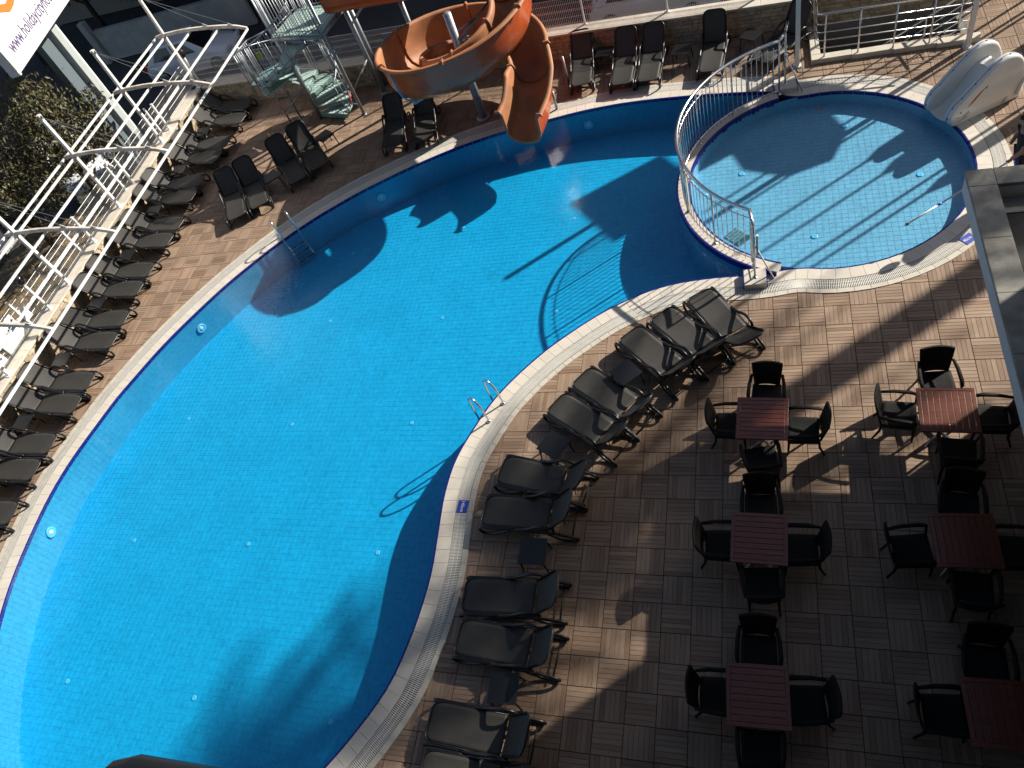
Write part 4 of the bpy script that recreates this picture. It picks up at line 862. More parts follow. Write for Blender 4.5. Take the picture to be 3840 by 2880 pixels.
for x, y, zt in ((-12.37, 10.48, 3.9), (-14.85, 10.40, 1.75), (-14.76, 10.86, 1.75), (-13.4, 11.85, 3.9), (-12.0, 11.5, PZ)):
    mb = MB(); mb.tube([(x, y, 0), (x, y, zt)], .05 if zt > 2 else .028, 10); mb.box((x, y, .008), (.16, .16, .016)); obj('outer_post', mb, M_GALV, stair, True)
for p, q in (((-12.37, 10.48, .35), (-12.78, 10.62, .35)), ((-14.85, 10.4, .55), (-13.95, 10.62, 1.05)), ((-12.37, 10.48, 1.3), (-12.95, 10.9, 1.3))):
    mb = MB(); mb.tube([p, q], .022, 8); obj('brace', mb, M_GALV, stair, True)
bal((-15.5, 10.5), (-15.35, 11.25), 9, 1.45, 2.5); bal((-15.35, 11.25), (-14.75, 11.65), 7, 1.45, 2.5)
mb = MB(); mb.prism([(-15.5, 10.48), (-14.0, 10.3), (-14.0, 11.0), (-14.7, 11.7), (-15.38, 11.28)], 1.50, 1.535); obj('landing', mb, M_TEAL, stair, bevel=.004)
mb = MB(); mb.box((-15.3, 11.30, 1.95), (.2, .012, .2), R_(30)); obj('yellow_plate', mb, M_YEL, stair)
mb = MB(); mb.tube([(-12.74, 10.85, .62), (-12.70, 10.62, .30)], .022, 7); obj('red_chain', mb, M_REDP, stair, True)
# ================================================================== stairwell with stainless railing, white poles
sw = thing('stairwell', 'sunken stairwell with marble kerb in the deck beside the rear wall', 'stairwell')
def kerbbox(x0, x1, y0, y1):
    mb = MB(); mb.box(((x0+x1)/2, (y0+y1)/2, .06), (x1-x0, y1-y0, .12)); obj('kerb_slab', mb, M_KERB, sw, bevel=.008)
for k in range(4): kerbbox(.21+k*.895, .21+(k+1)*.895-.004, 9.52-.035*k, 9.74-.035*k)
kerbbox(.21, .42, 9.75, 11.0)
mb = MB(); mb.add([(.42, 9.74, 0), (3.79, 9.6, 0), (3.79, 9.6, -2.4), (.42, 9.74, -2.4), (.42, 11.2, 0), (.42, 11.2, -2.4), (3.79, 11.0, 0), (3.79, 11.0, -2.4)], [(0, 3, 2, 1), (0, 4, 5, 3), (4, 6, 7, 5), (3, 5, 7, 2)]); obj('pit_wall', mb, M_STEPC, sw)
for k in range(9):
    mb = MB(); mb.box((3.6-k*.27, 10.35, -.09-k*.17), (.27, 1.2, .17)); obj('stair_step', mb, M_STEPC, sw)
sr = thing('stair_railing', 'stainless steel railing with four bars around the stairwell', 'railing')
RP = [(.32, 9.63), (1.10, 9.61), (1.85, 9.56), (2.60, 9.53), (3.35, 9.50)]
corner = (.30, 9.63)
for zz, r in ((1.19, .024), (.93, .012), (.73, .012), (.53, .012), (.33, .012)):
    mb = MB(); mb.tube([(.31, 11.05, zz), (.31, 9.75, zz), (.33, 9.66, zz), (.42, 9.63, zz), (3.46, 9.49, zz)], r, 8); obj('top_rail' if zz > 1 else 'bar', mb, M_STEEL, sr, True)
    mb = MB(); mb.tube([(3.7, 9.95, zz-.1), (1.3, 10.0, zz-1.6)], r, 8); obj('sloping_bar', mb, M_STEEL, sr, True)
for x, y in ((.50, 9.63), (1.24, 9.595), (1.99, 9.56), (2.74, 9.525)):
    mb = MB(); mb.tube([(x, y-.02, .12), (x, y-.02, 1.17)], .02, 8); obj('post', mb, M_STEEL, sr, True)
for x in (3.4, 2.7, 2.0):
    mb = MB(); mb.tube([(x, 9.96, (x-3.7)*.63-.1), (x, 9.96, (x-3.7)*.63+1.1)], .016, 8); obj('post', mb, M_STEEL, sr, True)
mb = MB(); mb.tube([(.31, 10.9, .12), (.31, 10.9, 1.17)], .02, 8); obj('post', mb, M_STEEL, sr, True)
for (x, y, l) in ((-.11, 9.56, 'white square pole standing left of the stairwell railing'), (3.50, 9.30, 'white square pole at the right end of the stairwell railing')):
    t = thing('white_pole', l, 'pole', (x, y, 0)); mb = MB(); mb.box((0, 0, 2.1), (.10, .10, 4.2)); obj('shaft', mb, M_WHITEP, t, bevel=.006)
    mb = MB(); mb.box((0, 0, .01), (.19, .19, .02)); obj('base_plate', mb, M_WHITEP, t)
    for sx in (-1, 1):
        for sy in (-1, 1): mb = MB(); mb.lathe([(.012, 0), (.012, .02)], (sx*.075, sy*.075, .02), 6); obj('bolt', mb, M_GALV, t)
# ================================================================== whale shaped children's slide
wh = thing('whale_slide', 'white fibreglass children slide shaped like a whale at the wading pool edge', 'slide', (2.88, 6.59, 0), R_(29.5))
WPROF = [(-.12, .02), (-.20, .14), (-.20, .32), (-.10, .47), (.06, .58), (.26, .74), (.48, .92), (.68, 1.06), (.85, 1.13), (1.0, 1.14), (1.2, 1.06), (1.35, .88), (1.45, .60), (1.48, .25), (1.46, .02)]
WP = catmull(WPROF, False, 4)
def side_panel(y0, y1):
    mb = MB(); n = len(WP); cz = .35
    rings = [(y0+.015, .965), (y0, .985), (y0-.0, 1.0)]
    lay = [(y0, .93), (y0+.012*(1 if y1 > y0 else -1), .975), (y0+.05*(1 if y1 > y0 else -1), 1.0), (y1-.05*(1 if y1 > y0 else -1), 1.0), (y1-.012*(1 if y1 > y0 else -1), .975), (y1, .93)]
    V_ = []
    for yy, s_ in lay: V_ += [(.72+(p[0]-.72)*s_, yy, cz+(p[1]-cz)*s_ if p[1] > .03 else p[1]) for p in WP]
    fs = []
    for i in range(len(lay)-1):
        for k in range(n-1): fs.append((i*n+k, i*n+k+1, (i+1)*n+k+1, (i+1)*n+k))
    fs += [tuple(range(n-1, -1, -1)), tuple(range((len(lay)-1)*n, len(lay)*n))]
    mb.add(V_, fs); return mb
rp = obj('side_panel', side_panel(-.03, .16), M_FRP, wh, True); lp_ = obj('side_panel', side_panel(.62, .81), M_FRP, wh, True)
for o_, yy in ((rp, .065), (lp_, .715)):
    mb = MB(); mb.tube([(.72+(p[0]-.72)*1.003, yy, .35+(p[1]-.35)*1.003) for p in WP[4:-6]], .006, 5); obj('seam', mb, mat('seam grey', (.12, .13, .2), .6), o_, True)
    for k in range(6, 46, 5):
        p = WP[k]; mb = MB(); mb.lathe([(.012, -.004), (.012, .012), (.006, .016)], (.72+(p[0]-.72)*1.01, yy-.02, .35+(p[1]-.35)*1.01), 8); obj('bolt', mb, M_BLUEP, o_)
rows = []
for (u, z) in catmull([(-.16, .04), (.05, .07), (.30, .20), (.52, .44), (.76, .70), (.86, .76), (1.08, .77)], False, 5):
    rows.append([(u, .14+.50*j/8, z+.06*(2*j/8-1)**2) for j in range(9)])
mb = MB(); mb.grid(rows); obj('slide_bed', mb, M_FRP, wh, True, solid=.02)
rows = [[(1.09+.12*i/6, .14+.5*j/6, .76-.7*i/6) for j in range(7)] for i in range(7)]; mb = MB(); mb.grid(rows); obj('back_panel', mb, M_FRP, wh, True, solid=.02)
for k in range(4): mb = MB(); mb.box((1.18+.09*k, .39, .60-.18*k), (.16, .44, .035)); obj('ladder_step', mb, M_FRP, wh, bevel=.008)
mb = MB(); mb.box((.95, .39, .785), (.24, .34, .006)); obj('sticker', mb, M_SIGN, wh)
def decal(pts, m, nm, th=.006): mb = MB(); mb.add([(u, -.036, z) for u, z in pts]+[(u, -.030, z) for u, z in pts], [tuple(range(len(pts)))]+[(i, (i+1) % len(pts), len(pts)+(i+1) % len(pts), len(pts)+i) for i in range(len(pts))]); return obj(nm, mb, m, wh)
decal([(.02+.018*math.cos(a), .30+.018*math.sin(a)) for a in np.linspace(0, 2*PI, 12, False)], M_INK, 'eye')
decal([(.16, .36), (.26, .42), (.40, .55), (.50, .66), (.42, .62), (.28, .50)], M_REDP, 'red_fin_mark')
for pts in ([(.50, .66), (.55, .70), (.53, .62)], [(-.06, .20), (.06, .17), (.06, .175), (-.06, .207)], [(.10, .18), (.22, .26), (.22, .265), (.10, .188)], [(.10, .14), (.24, .21), (.24, .216), (.10, .147)], [(1.0, .06), (1.06, .16), (1.065, .16), (1.01, .06)], [(1.05, .06), (1.11, .16), (1.115, .16), (1.06, .06)], [(-.02, .09), (.2, .13), (.2, .137), (-.02, .097)]): decal(pts, M_INK, 'gill_line')
mb = MB(); P = catmull([(1.32, .12), (1.38, .35), (1.48, .55), (1.56, .62)], False, 5); mb.tube([(p[0], -.05, p[1]) for p in P], [.03]*8+[.02]*(len(P)-8), 8); obj('tail_fin', mb, M_FRP, wh, True)
# ================================================================== canopy roof with parapet at the right edge
roof = thing('canopy_roof', 'flat canopy roof with weathered grey stone parapet at the right edge', 'roof'); RX, RY, RZ = 1.65, 1.25, 3.40
def par(x0, x1, y0, y1): mb = MB(); mb.box(((x0+x1)/2, (y0+y1)/2, RZ-.03), (x1-x0, y1-y0, .06)); obj('parapet_slab', mb, M_CONC, roof, bevel=.007)
ys = [RY, .62, -.35, -1.30, -2.25, -3.2, -4.15, -5.1, -6.0]
par(RX, RX+.345, RY-.34, RY)
yy = [RY-.344, -.10, -1.05, -2.0, -2.95, -3.9, -4.85, -5.8, -6.7]
for a, b in zip(yy[:-1], yy[1:]): par(RX, RX+.345, b+.004, a)
xx = [RX+.349, 2.6, 3.5, 4.4, 5.45]
for a, b in zip(xx[:-1], xx[1:]): par(a, b-.004, RY-.34, RY)
mb = MB(); mb.box((RX+.17, (RY-6.7)/2, RZ-.21), (.30, RY+6.7-.04, .30)); mb.box(((RX+5.45)/2+.16, RY-.17, RZ-.211), (5.45-RX-.34, .30, .30)); obj('fascia', mb, M_FASC, roof)
mb = MB(); mb.box((3.7, -2.95, RZ-.30), (3.5, 7.4, .12)); obj('roof_sheet', mb, M_ROOF, roof)
mb = MB(); mb.box((2.6, .72, RZ-.235), (1.1, .30, .02)); obj('roof_board', mb, M_CONC, roof)
for x, y in ((4.9, .9), (4.9, -5.9)):
    mb = MB(); mb.box((x, y, 1.52), (.25, .25, 3.04)); obj('pillar', mb, M_PLASTER, roof)
# ================================================================== hotel blocks (outside the frame, put up to shade terrace and street)
def hotel(name, x0, x1, y0, y1, h, label, faces):
    t = thing('hotel_building', label, 'building'); mb = MB(); mb.box(((x0+x1)/2, (y0+y1)/2, h/2-.6), (x1-x0, y1-y0, h+1.2)); obj('wall', mb, M_PLASTER, t)
    mb = MB(); mb.box(((x0+x1)/2, (y0+y1)/2, h+.2), (x1-x0+.4, y1-y0+.4, .4)); obj('roof', mb, M_CONC, t)
    for ax, c, a, b in faces:
        k = int((b-a)//3)
        for i in range(k):
            for fl in range(int(h//3)):
                s_ = a+(i+.5)*(b-a)/k; z = 1.5+3*fl; mb = MB()
                mb.box((s_, c, z) if ax == 'y' else (c, s_, z), (1.4, .06, 1.9) if ax == 'y' else (.06, 1.4, 1.9)); wn = obj('window', mb, M_WIN, t)
                mb = MB(); mb.box((s_, c, z-1.0) if ax == 'y' else (c, s_, z-1.0), (1.6, .14, .08) if ax == 'y' else (.14, 1.6, .08)); obj('sill', mb, M_COPE, wn)
hotel('w', 5.5, 16, -16, 1.90, 24, 'cream hotel wing rising beside the terrace beyond the right edge', [('x', 5.48, -15, 1.6), ('y', 1.92, 6, 15.5)])  # unseen wing, made tall to keep skylight off the terrace
hotel('n', -36, 26, 25, 36, 12.2, 'long apartment row across the street beyond the top edge', [('y', 24.98, -35, 25)])  # unseen row, added and sized to shade the street
hotel('m', -8.0, 5.45, -22, -9.7, 24, 'cream hotel block rising behind the viewpoint', [('y', -9.68, -7.5, 5.0)])
hb = thing('upper_balconies', 'stack of cream balconies above the viewpoint, outside the frame', 'balcony')  # unseen slabs added overhead to cut skylight on the terrace
for k in range(4): mb = MB(); mb.box((-1.3, -8.95, 13.2+3*k), (13.2, 1.55, .22)); obj('slab', mb, M_PLASTER, hb); mb = MB(); mb.box((-1.3, -8.2, 13.8+3*k), (13.2, .1, 1.0)); obj('parapet', mb, M_PLASTER, hb)
bal_ = thing('balcony', 'balcony slab with dark handrail at the bottom edge of the picture', 'balcony')
mb = MB(); mb.box((-1.4, -8.98, 10.05), (7.0, 1.5, .2)); obj('slab', mb, M_PLASTER, bal_)
mb = MB(); mb.tube([(-1.832, -8.026, 10.735), (-1.80, -8.026, 10.74), (1.9, -8.035, 10.74)], [.020, .028, .028], 14); obj('handrail', mb, M_RAILB, bal_, True)
mb = MB(); mb.tube([(-1.905, -8.066, 10.765), (-2.15, -8.082, 10.755), (-4.6, -8.26, 10.70)], .03, 14); obj('handrail', mb, M_RAILB, bal_, True)
for x in (-4.4, -2.0, .2, 1.8): mb = MB(); mb.tube([(x, -8.3, 10.1), (x, -8.1 if x < -1.9 else -8.04, 10.75)], .02, 8); obj('baluster', mb, M_RAILB, bal_, True)
# ================================================================== palms, plus unseen parasol, sail and masts added for shadows
def palm(x, y, h, lean, label, nf=26, cr=2.9, tr=.26):
    t = thing('palm_tree', label, 'tree', (x, y, -1.2), 0, 'tall palms beyond the right edge'); mb = MB(); P = [(lean[0]*(k/8)**2, lean[1]*(k/8)**2, h*k/8) for k in range(9)]; mb.tube(P, [tr*1.25]+[tr]*7+[tr*1.2], 12); obj('trunk', mb, M_BARK, t, True)
    mb = MB(); top = Vector(P[-1])
    for i in range(nf):
        a = 2*PI*i/nf*1.0+random.uniform(-.15, .15); e = random.uniform(-.5, .9); L_ = cr*random.uniform(.8, 1.1); pts = []
        for k in range(8):
            u = k/7; r = L_*u*math.cos(e*(1-u*.6)); z = L_*(math.sin(e)*u-.75*u*u); pts.append(top+Vector((math.cos(a)*r, math.sin(a)*r, z)))
        for k in range(7):
            p, q = pts[k], pts[k+1]; d = (q-p).normalized(); sd_ = d.cross(Vector((0, 0, 1))).normalized()
            for m_ in range(4):
                b = p+(q-p)*m_/4; ll = (.55*math.sin(PI*min(1, (k+m_/4)/7*.9+.1))+.1)
                for s_ in (-1, 1):
                    tip = b+sd_*s_*ll+d*ll*.35+Vector((0, 0, -ll*.35)); w_ = d*.035; mb.add([b-w_, b+w_, tip], [(0, 1, 2)])
            mb.tube([tuple(p), tuple(q)], .018, 3, cap=False)
    obj('crown', mb, M_PALM, t)
def up_sun(p, t): return (p[0]+math.cos(R_(SUN_AZ))*t, p[1]+math.sin(R_(SUN_AZ))*t)
TE = math.tan(R_(SUN_EL))
px, py = up_sun((2.57, 2.20), 17); palm(px, py, 1.2+26.6*TE, (0, 0), 'tall palm with thick trunk beyond the canopy roof, outside the frame', 44, 3.7, .27)
px, py = up_sun((-8.5, -6.5), 33); palm(px, py, 1.2+33*TE, (0, 0), 'tallest slender palm behind the hotel wing, outside the frame', 30, 2.9, .2)
def parasol(x, y, h, r, label, open_=True):
    t = thing('parasol', label, 'parasol', (x, y, 0), 0, 'parasols beyond the right edge'); mb = MB(); mb.tube([(0, 0, 0), (0, 0, h+.15)], .035, 10); mb.lathe([(.3, 0), (.3, .06), (.06, .1)], n=16); obj('pole', mb, M_WHITEP, t, True)
    mb = MB()
    if open_: mb.lathe([(r, h-.45), (r*.6, h-.2), (.04, h), (.03, h-.02), (r*.6, h-.22), (r*.99, h-.46)], n=8)
    else: mb.lathe([(.05, h-1.9), (.14, h-1.7), (.17, h-1.2), (.12, h-.4), (.03, h-.3)], n=10)
    obj('canopy', mb, M_CANVAS, t)
    for k in range(8):
        if not open_: break
        a = 2*PI*k/8; mb = MB(); mb.tube([(0, 0, h-.05), (r*.98*math.cos(a), r*.98*math.sin(a), h-.47)], .012, 5); obj('rib', mb, M_WHITEP, t)
x, y = up_sun((-.75, 7.0), 9.5); parasol(x, y, 9.5*TE-.3+.25, 1.35, 'open cream parasol beyond the stairwell, outside the frame')  # unseen, set up-sun to lay round shade on the wading pool
x, y = up_sun((-4.0, 6.55), 12.5); sh = thing('shade_sail', 'square cream shade sail on a tall pole, outside the frame', 'shade sail', (x, y, 0), R_(SUN_AZ))  # unseen sail, shaped to cast the angular shade in the main pool
hz = 12.5*TE-.9; mb = MB(); mb.tube([(0, 0, 0), (0, 0, hz+.3)], .05, 10); obj('pole', mb, M_WHITEP, sh, True)
rows = [[(-1.35+2.7*i/8, -1.0+2.0*j/8-.25*(i/8), hz-.12*math.sin(PI*i/8)*math.sin(PI*j/8)) for j in range(9)] for i in range(9)]; mb = MB(); mb.grid(rows); obj('cloth', mb, M_CANVAS, sh, True, solid=.01)
MASTS = [((1.17, 6.13), 7.2, 4.2, .17), ((1.44, 5.66), 7.6, 4.6, .19), ((2.18, 4.96), 6.2, 5.5, .16), ((0.9, 7.0), 7.5, 3.0, 0), ((0.4, 7.15), 7.9, 3.4, 0), ((1.0, 7.25), 7.3, 2.0, 0), ((1.5, 4.75), 6.9, 4.0, 0)]  # unseen masts and bundles added to cast streaks over the wading pool
mlab = ['tall mast with a furled canopy nearest the whale slide, outside the frame', 'second tall mast with a furled canopy, outside the right edge', 'tall mast with a slim furled canopy behind the attendant, outside the frame', 'bare tall mast beside the furled ones, outside the right edge', 'bare tall mast farthest from the wading pool, outside the frame', 'bare thin mast beyond the stairwell, outside the frame', 'bare thin mast near the canopy roof, outside the frame']
for (p, t, ext, r), l in zip(MASTS, mlab):
    x, y = up_sun(p, t); z1 = t*TE-.3; o_ = thing('awning_mast', l, 'mast', (x, y, 0), 0, 'awning masts beyond the right edge')
    mb = MB(); mb.tube([(0, 0, 0), (0, 0, z1+ext*TE)], .038, 10); mb.lathe([(.12, 0), (.12, .02), (.05, .03)], n=12); obj('pole', mb, M_WHITEP, o_, True)
    if r: mb = MB(); mb.lathe([(.05, .9), (r, 1.1), (r*1.1, z1*.6), (r*.9, z1-.25), (.05, z1)], n=12); obj('furled_canopy', mb, M_CANVAS, o_, True)
# ================================================================== hotel sign outside the left fence
sg = thing('hotel_sign', 'big white hotel signboard on a grey post beyond the left fence', 'sign', (-20.44, 8.23, 4.30), R_(101.9))   # local +X along the board, front towards the pool
SWD, SHT = 5.9, 4.6
mb = MB(); mb.box((SWD/2, .12, SHT/2), (SWD, .20, SHT)); obj('panel', mb, M_SIGN, sg)
for c, d in (((SWD/2, .10, .03), (SWD+.12, .30, .09)), ((SWD/2, .10, SHT-.03), (SWD+.12, .30, .09)), ((.0, .10, SHT/2), (.09, .302, SHT+.12)), ((SWD, .10, SHT/2), (.09, .302, SHT+.12))): mb = MB(); mb.box(c, d); obj('frame', mb, M_SIGNF, sg, bevel=.01)
def text(parent, s, size, loc, m, rot, nm, shear=0.0, sx=1.0):
    cu = bpy.data.curves.new(nm, 'FONT'); cu.body = s; cu.size = size; cu.extrude = .004; cu.shear = shear; cu.resolution_u = 2
    tmp = bpy.data.objects.new('tmp', cu); C.objects.link(tmp); bpy.context.view_layer.update()
    dg = bpy.context.evaluated_depsgraph_get(); me = bpy.data.meshes.new_from_object(tmp.evaluated_get(dg)); bpy.data.objects.remove(tmp)
    me.materials.clear(); me.materials.append(m); o = link(nm, me, parent, loc); o.rotation_euler = rot; o.scale = (sx, 1, 1); return o
# front faces local -Y
FR = (PI/2, 0, 0)
text(sg, 'www.holidaycityhotel.com', .52, (.45, .012, .33), M_LVI, FR, 'web_address', 0, .74)
text(sg, 'City', 2.3, (.60, .010, 1.02), M_LOR, FR, 'lettering', .12, 1.0)
text(sg, 'Holiday', 1.5, (.75, .008, 3.15), M_LPI, FR, 'lettering', .18, .95)
pb = MB(); pb.box((0, 0, 0), (.34, .26, 9.8)); po_ = obj('post', pb, M_POST, sg, bevel=.02); po_.location = (3.0, .36, -.7)
pb = MB(); pb.box((0, 0, 0), (.12, .10, 9.8)); p2_ = obj('post_rib', pb, M_SIGNF, po_); p2_.location = (.20, -.06, 0)
pb = MB(); pb.box((0, 0, 0), (.55, .22, 9.8)); p3_ = obj('post', pb, mat('dark sign post', (.10, .13, .15), .6), sg); p3_.location = (2.45, .52, -.7)
# ================================================================== trees
def leaf_cloud(mb, n, c, r, size, drop=0.0, seed=0):
    g_ = np.random.default_rng(seed); k = 0
    cl = [(g_.normal(0, .42, 3)) for _ in range(max(10, n//120))]
    while k < n:
        b = cl[g_.integers(len(cl))]; p = b+g_.normal(0, .13, 3)
        if np.linalg.norm(p) > 1.15: continue
        P = np.array(c)+p*np.array(r); s_ = size*g_.uniform(.6, 1.3); d = g_.normal(0, 1, 3); d[2] -= drop; d /= np.linalg.norm(d); q = np.cross(d, g_.normal(0, 1, 3)); q /= np.linalg.norm(q)
        a = P-d*s_; e = P+d*s_; w_ = q*s_*.33; mb.add([a, P+w_, e, P-w_], [(0, 1, 2, 3)]); k += 1
def tree(x, y, z0, h, cr, label, ml, n, size, group, seed, drop=0.0, limbs=9, lean=(0, 0)):
    t = thing('tree', label, 'tree', (x, y, z0), 0, group); g_ = random.Random(seed); mb = MB()
    top = (lean[0], lean[1], h-cr[2]*.4); mb.tube([(0, 0, 0), (lean[0]*.3, lean[1]*.3, h*.25), (lean[0]*.6, lean[1]*.6, h*.5), top], [.16, .13, .10, .05], 9)
    for i in range(limbs):
        a = g_.uniform(0, 2*PI); k = g_.uniform(.3, .75); st = (lean[0]*k, lean[1]*k, h*k*.85); e = (lean[0]+math.cos(a)*cr[0]*g_.uniform(.5, .9), lean[1]+math.sin(a)*cr[1]*g_.uniform(.5, .9), h-cr[2]*.6+g_.uniform(-.5, .8)*cr[2]); m_ = tuple((p+q)/2+g_.uniform(-.15, .15) for p, q in zip(st, e)); mb.tube([st, m_, e], [.05, .032, .012], 6)
    obj('trunk', mb, M_BARK, t, True); mb = MB(); leaf_cloud(mb, n, (lean[0], lean[1], h-cr[2]*.55), cr, size, drop, seed); obj('crown', mb, ml, t)
tree(-21.75, 8.6, -1.1, 4.3, (1.9, 1.9, 1.9), 'olive green tree with drooping twigs beside the sign post', M_LEAFO, 9000, .075, 'trees on the verge outside the left fence', 3, .8, 12)
tree(-23.1, 6.9, -1.0, 3.6, (1.7, 1.7, 1.5), 'olive green tree on the dry bank nearest the left picture edge', M_LEAFO, 6500, .075, 'trees on the verge outside the left fence', 5, .8, 10)
far = [(-30.5, 22.5, 'dark leafy tree left of the rear white car, standing over the white wall', 5.0), (-27.0, 21.8, 'dark leafy tree directly behind the white wall and parked car', 4.6), (-23.6, 22.4, 'dark leafy tree behind the bonnet of the parked white car', 5.2), (-20.6, 21.0, 'dark leafy tree behind the top of the spiral stair', 4.8), (-33.8, 21.2, 'dark leafy tree overhanging the road at the top left', 5.0), (-17.2, 21.6, 'dark leafy tree at the top edge right of the stair tower', 5.0)]
for i, (x, y, l, h) in enumerate(far): tree(x, y, -1.25, h, (2.5, 2.2, 1.9), l, M_LEAFD, 5200, .13, 'dark trees across the street', 20+i, .2, 8)
t = thing('boundary_wall', 'low whitewashed wall behind the parked white car across the street', 'wall'); mb = MB(); mb.box((-25.0, 20.3, -.55), (7.6, .22, 1.3), R_(4)); obj('wall_body', mb, M_WALLW, t)
mb = MB(); mb.box((-25.0, 20.3, .12), (7.65, .28, .06), R_(4)); obj('cap', mb, M_WALLW, t)
mb = MB(); mb.box((-29.0, 19.9, -.3), (.3, .3, 1.9)); obj('gate_pier', mb, M_WALLW, t)
# ================================================================== parked cars
def car(x, y, rz, label, suv=False):
    t = thing('parked_car', label, 'car', (x, y, -1.25), rz, 'white cars parked outside the fences'); L_, W_ = (4.4, 1.80) if suv else (4.0, 1.66); H = 1.72 if suv else 1.43
    sec = []   # (x, half width, belt z, bottom z)
    zs = .18
    prof_ = [(-L_/2, .62, .60), (-L_/2+.12, .70, .88 if suv else .80), (-L_/2+.6, .80, .98 if suv else .88), (-.3, .82, 1.0 if suv else .90), (.75, .82, 1.02 if suv else .90), (L_/2-.9, .80, 1.0 if suv else .86), (L_/2-.3, .76, .92 if suv else .74), (L_/2-.06, .66, .78 if suv else .60), (L_/2, .60, .5)]
    rows = []
    for px_, hw, zt in prof_:
        hw = hw*W_/1.66; rows.append([(px_, -hw*.96, zs), (px_, -hw*1.02, .42), (px_, -hw, zt-.10), (px_, -hw*.92, zt-.01), (px_, -hw*.4, zt+.035), (px_, hw*.4, zt+.035), (px_, hw*.92, zt-.01), (px_, hw, zt-.10), (px_, hw*1.02, .42), (px_, hw*.96, zs)])
    mb = MB(); mb.grid(rows); n = 10; mb.f += [tuple(range(n)), tuple(reversed(range((len(rows)-1)*n, len(rows)*n)))]; body = obj('body', mb, M_CARW, t, True)
    zb = 1.0 if suv else .88; x0, x1, xa, xb = (-L_/2+.12, 1.15, -L_/2+.45, .45) if suv else (-L_/2+.25, 1.05, -L_/2+.75, .25)
    hb, ht = W_/2*.93, W_/2*.74
    B = [(x0, -hb, zb-.02), (x1, -hb, zb-.02), (x1, hb, zb-.02), (x0, hb, zb-.02)]; Tt = [(xa, -ht, H), (xb, -ht, H), (xb, ht, H), (xa, ht, H)]
    mb = MB(); mb.add(B+Tt, [(4, 5, 6, 7), (0, 1, 5, 4), (1, 2, 6, 5), (2, 3, 7, 6), (3, 0, 4, 7)]); cab = obj('cabin', mb, M_CARW, t, bevel=.05)
    def pane(a, b, c, d, nm):
        P = [Vector(q) for q in (a, b, c, d)]; nrm = (P[1]-P[0]).cross(P[3]-P[0]).normalized(); ce = sum(P, Vector())/4; out = nrm if nrm.dot(ce-Vector((-.3, 0, 1.0))) > 0 else -nrm
        mb = MB(); mb.add([tuple(q+out*.012) for q in P]+[tuple(q-out*.01) for q in P], [(0, 1, 2, 3), (4, 5, 1, 0), (5, 6, 2, 1), (6, 7, 3, 2), (7, 4, 0, 3)]); obj(nm, mb, M_GLASS, cab)
    lerp = lambda p, q, s_: tuple(a+(b-a)*s_ for a, b in zip(p, q))
    def face(p, q, r, s_, u0, u1, v0, v1): bt = lambda u, v: lerp(lerp(p, q, u), lerp(s_, r, u), v); return bt(u0, v0), bt(u1, v0), bt(u1, v1), bt(u0, v1)
    pane(*face(B[1], B[2], Tt[2], Tt[1], .06, .94, .10, .93), 'windscreen'); pane(*face(B[3], B[0], Tt[0], Tt[3], .08, .92, .15, .9), 'rear_window')
    for a, b, c, d in ((B[0], B[1], Tt[1], Tt[0]), (B[2], B[3], Tt[3], Tt[2])):
        pane(*face(a, b, c, d, .12 if a is B[0] else .12, .46, .12, .88), 'side_window'); pane(*face(a, b, c, d, .52, .86, .12, .88), 'side_window')
    for wx in (-L_/2+.72, L_/2-.78):
        for s_ in (-1, 1):
            r = .36 if suv else .30; wh_ = MB(); P = [(r*.72, -.10), (r*.98, -.09), (r, 0), (r*.98, .09), (r*.72, .10)]; V_ = []
            for rr, yy in P: V_ += [(wx+rr*math.cos(2*PI*k/20), s_*(W_/2-.08)+yy, r+rr*math.sin(2*PI*k/20)) for k in range(20)]
            wh_.add(V_, [(i*20+k, i*20+(k+1) % 20, (i+1)*20+(k+1) % 20, (i+1)*20+k) for i in range(4) for k in range(20)]); w_ = obj('wheel', wh_, M_TYRE, t, True)
            mb = MB(); c = (wx, s_*(W_/2-.08)+s_*.07, r); V_ = [c]+[(wx+r*.72*math.cos(2*PI*k/20), c[1]-s_*.02, r+r*.72*math.sin(2*PI*k/20)) for k in range(20)]; mb.add(V_, [(0, 1+k, 1+(k+1) % 20) for k in range(20)]); obj('rim', mb, M_ALU, w_)
    for s_ in (-1, 1):
        zl = .80 if suv else .64; mb = MB(); mb.box((L_/2-.10, s_*.58, zl), (.16, .32, .16)); obj('headlight', mb, M_LAMP, t, bevel=.03); mb = MB(); mb.box((-L_/2+.06, s_*.60, .78), (.1, .24, .2)); obj('tail_light', mb, M_REDP, t, bevel=.02)
        mb = MB(); mb.box((.85, s_*(W_/2+.08), zb+.02), (.12, .2, .14)); obj('mirror', mb, M_CARW, t, bevel=.03)
    mb = MB(); mb.box((L_/2-.02, 0, .62 if suv else .45), (.06, .8, .30 if suv else .12)); gr = obj('grille', mb, M_INK, t, bevel=.01)
    mb = MB(); mb.box((L_/2-.02, 0, .34), (.12, W_*.9, .18)); obj('bumper', mb, M_CARW if not suv else M_TYRE, t, bevel=.03)
    if suv:
        for k in range(4): mb = MB(); mb.box((L_/2+.012, 0, .52+.065*k), (.015, .74, .012)); obj('grille_bar', mb, M_ALU, gr)
car(-22.9, 17.9, R_(8), 'white hatchback parked across the street behind the canopy frame')
car(-24.6, 10.9, R_(-35), 'white off-road car half hidden by the olive tree', True)
car(-4.0, 15.55, R_(-4), 'white car cropped by the top edge behind the rear fence')
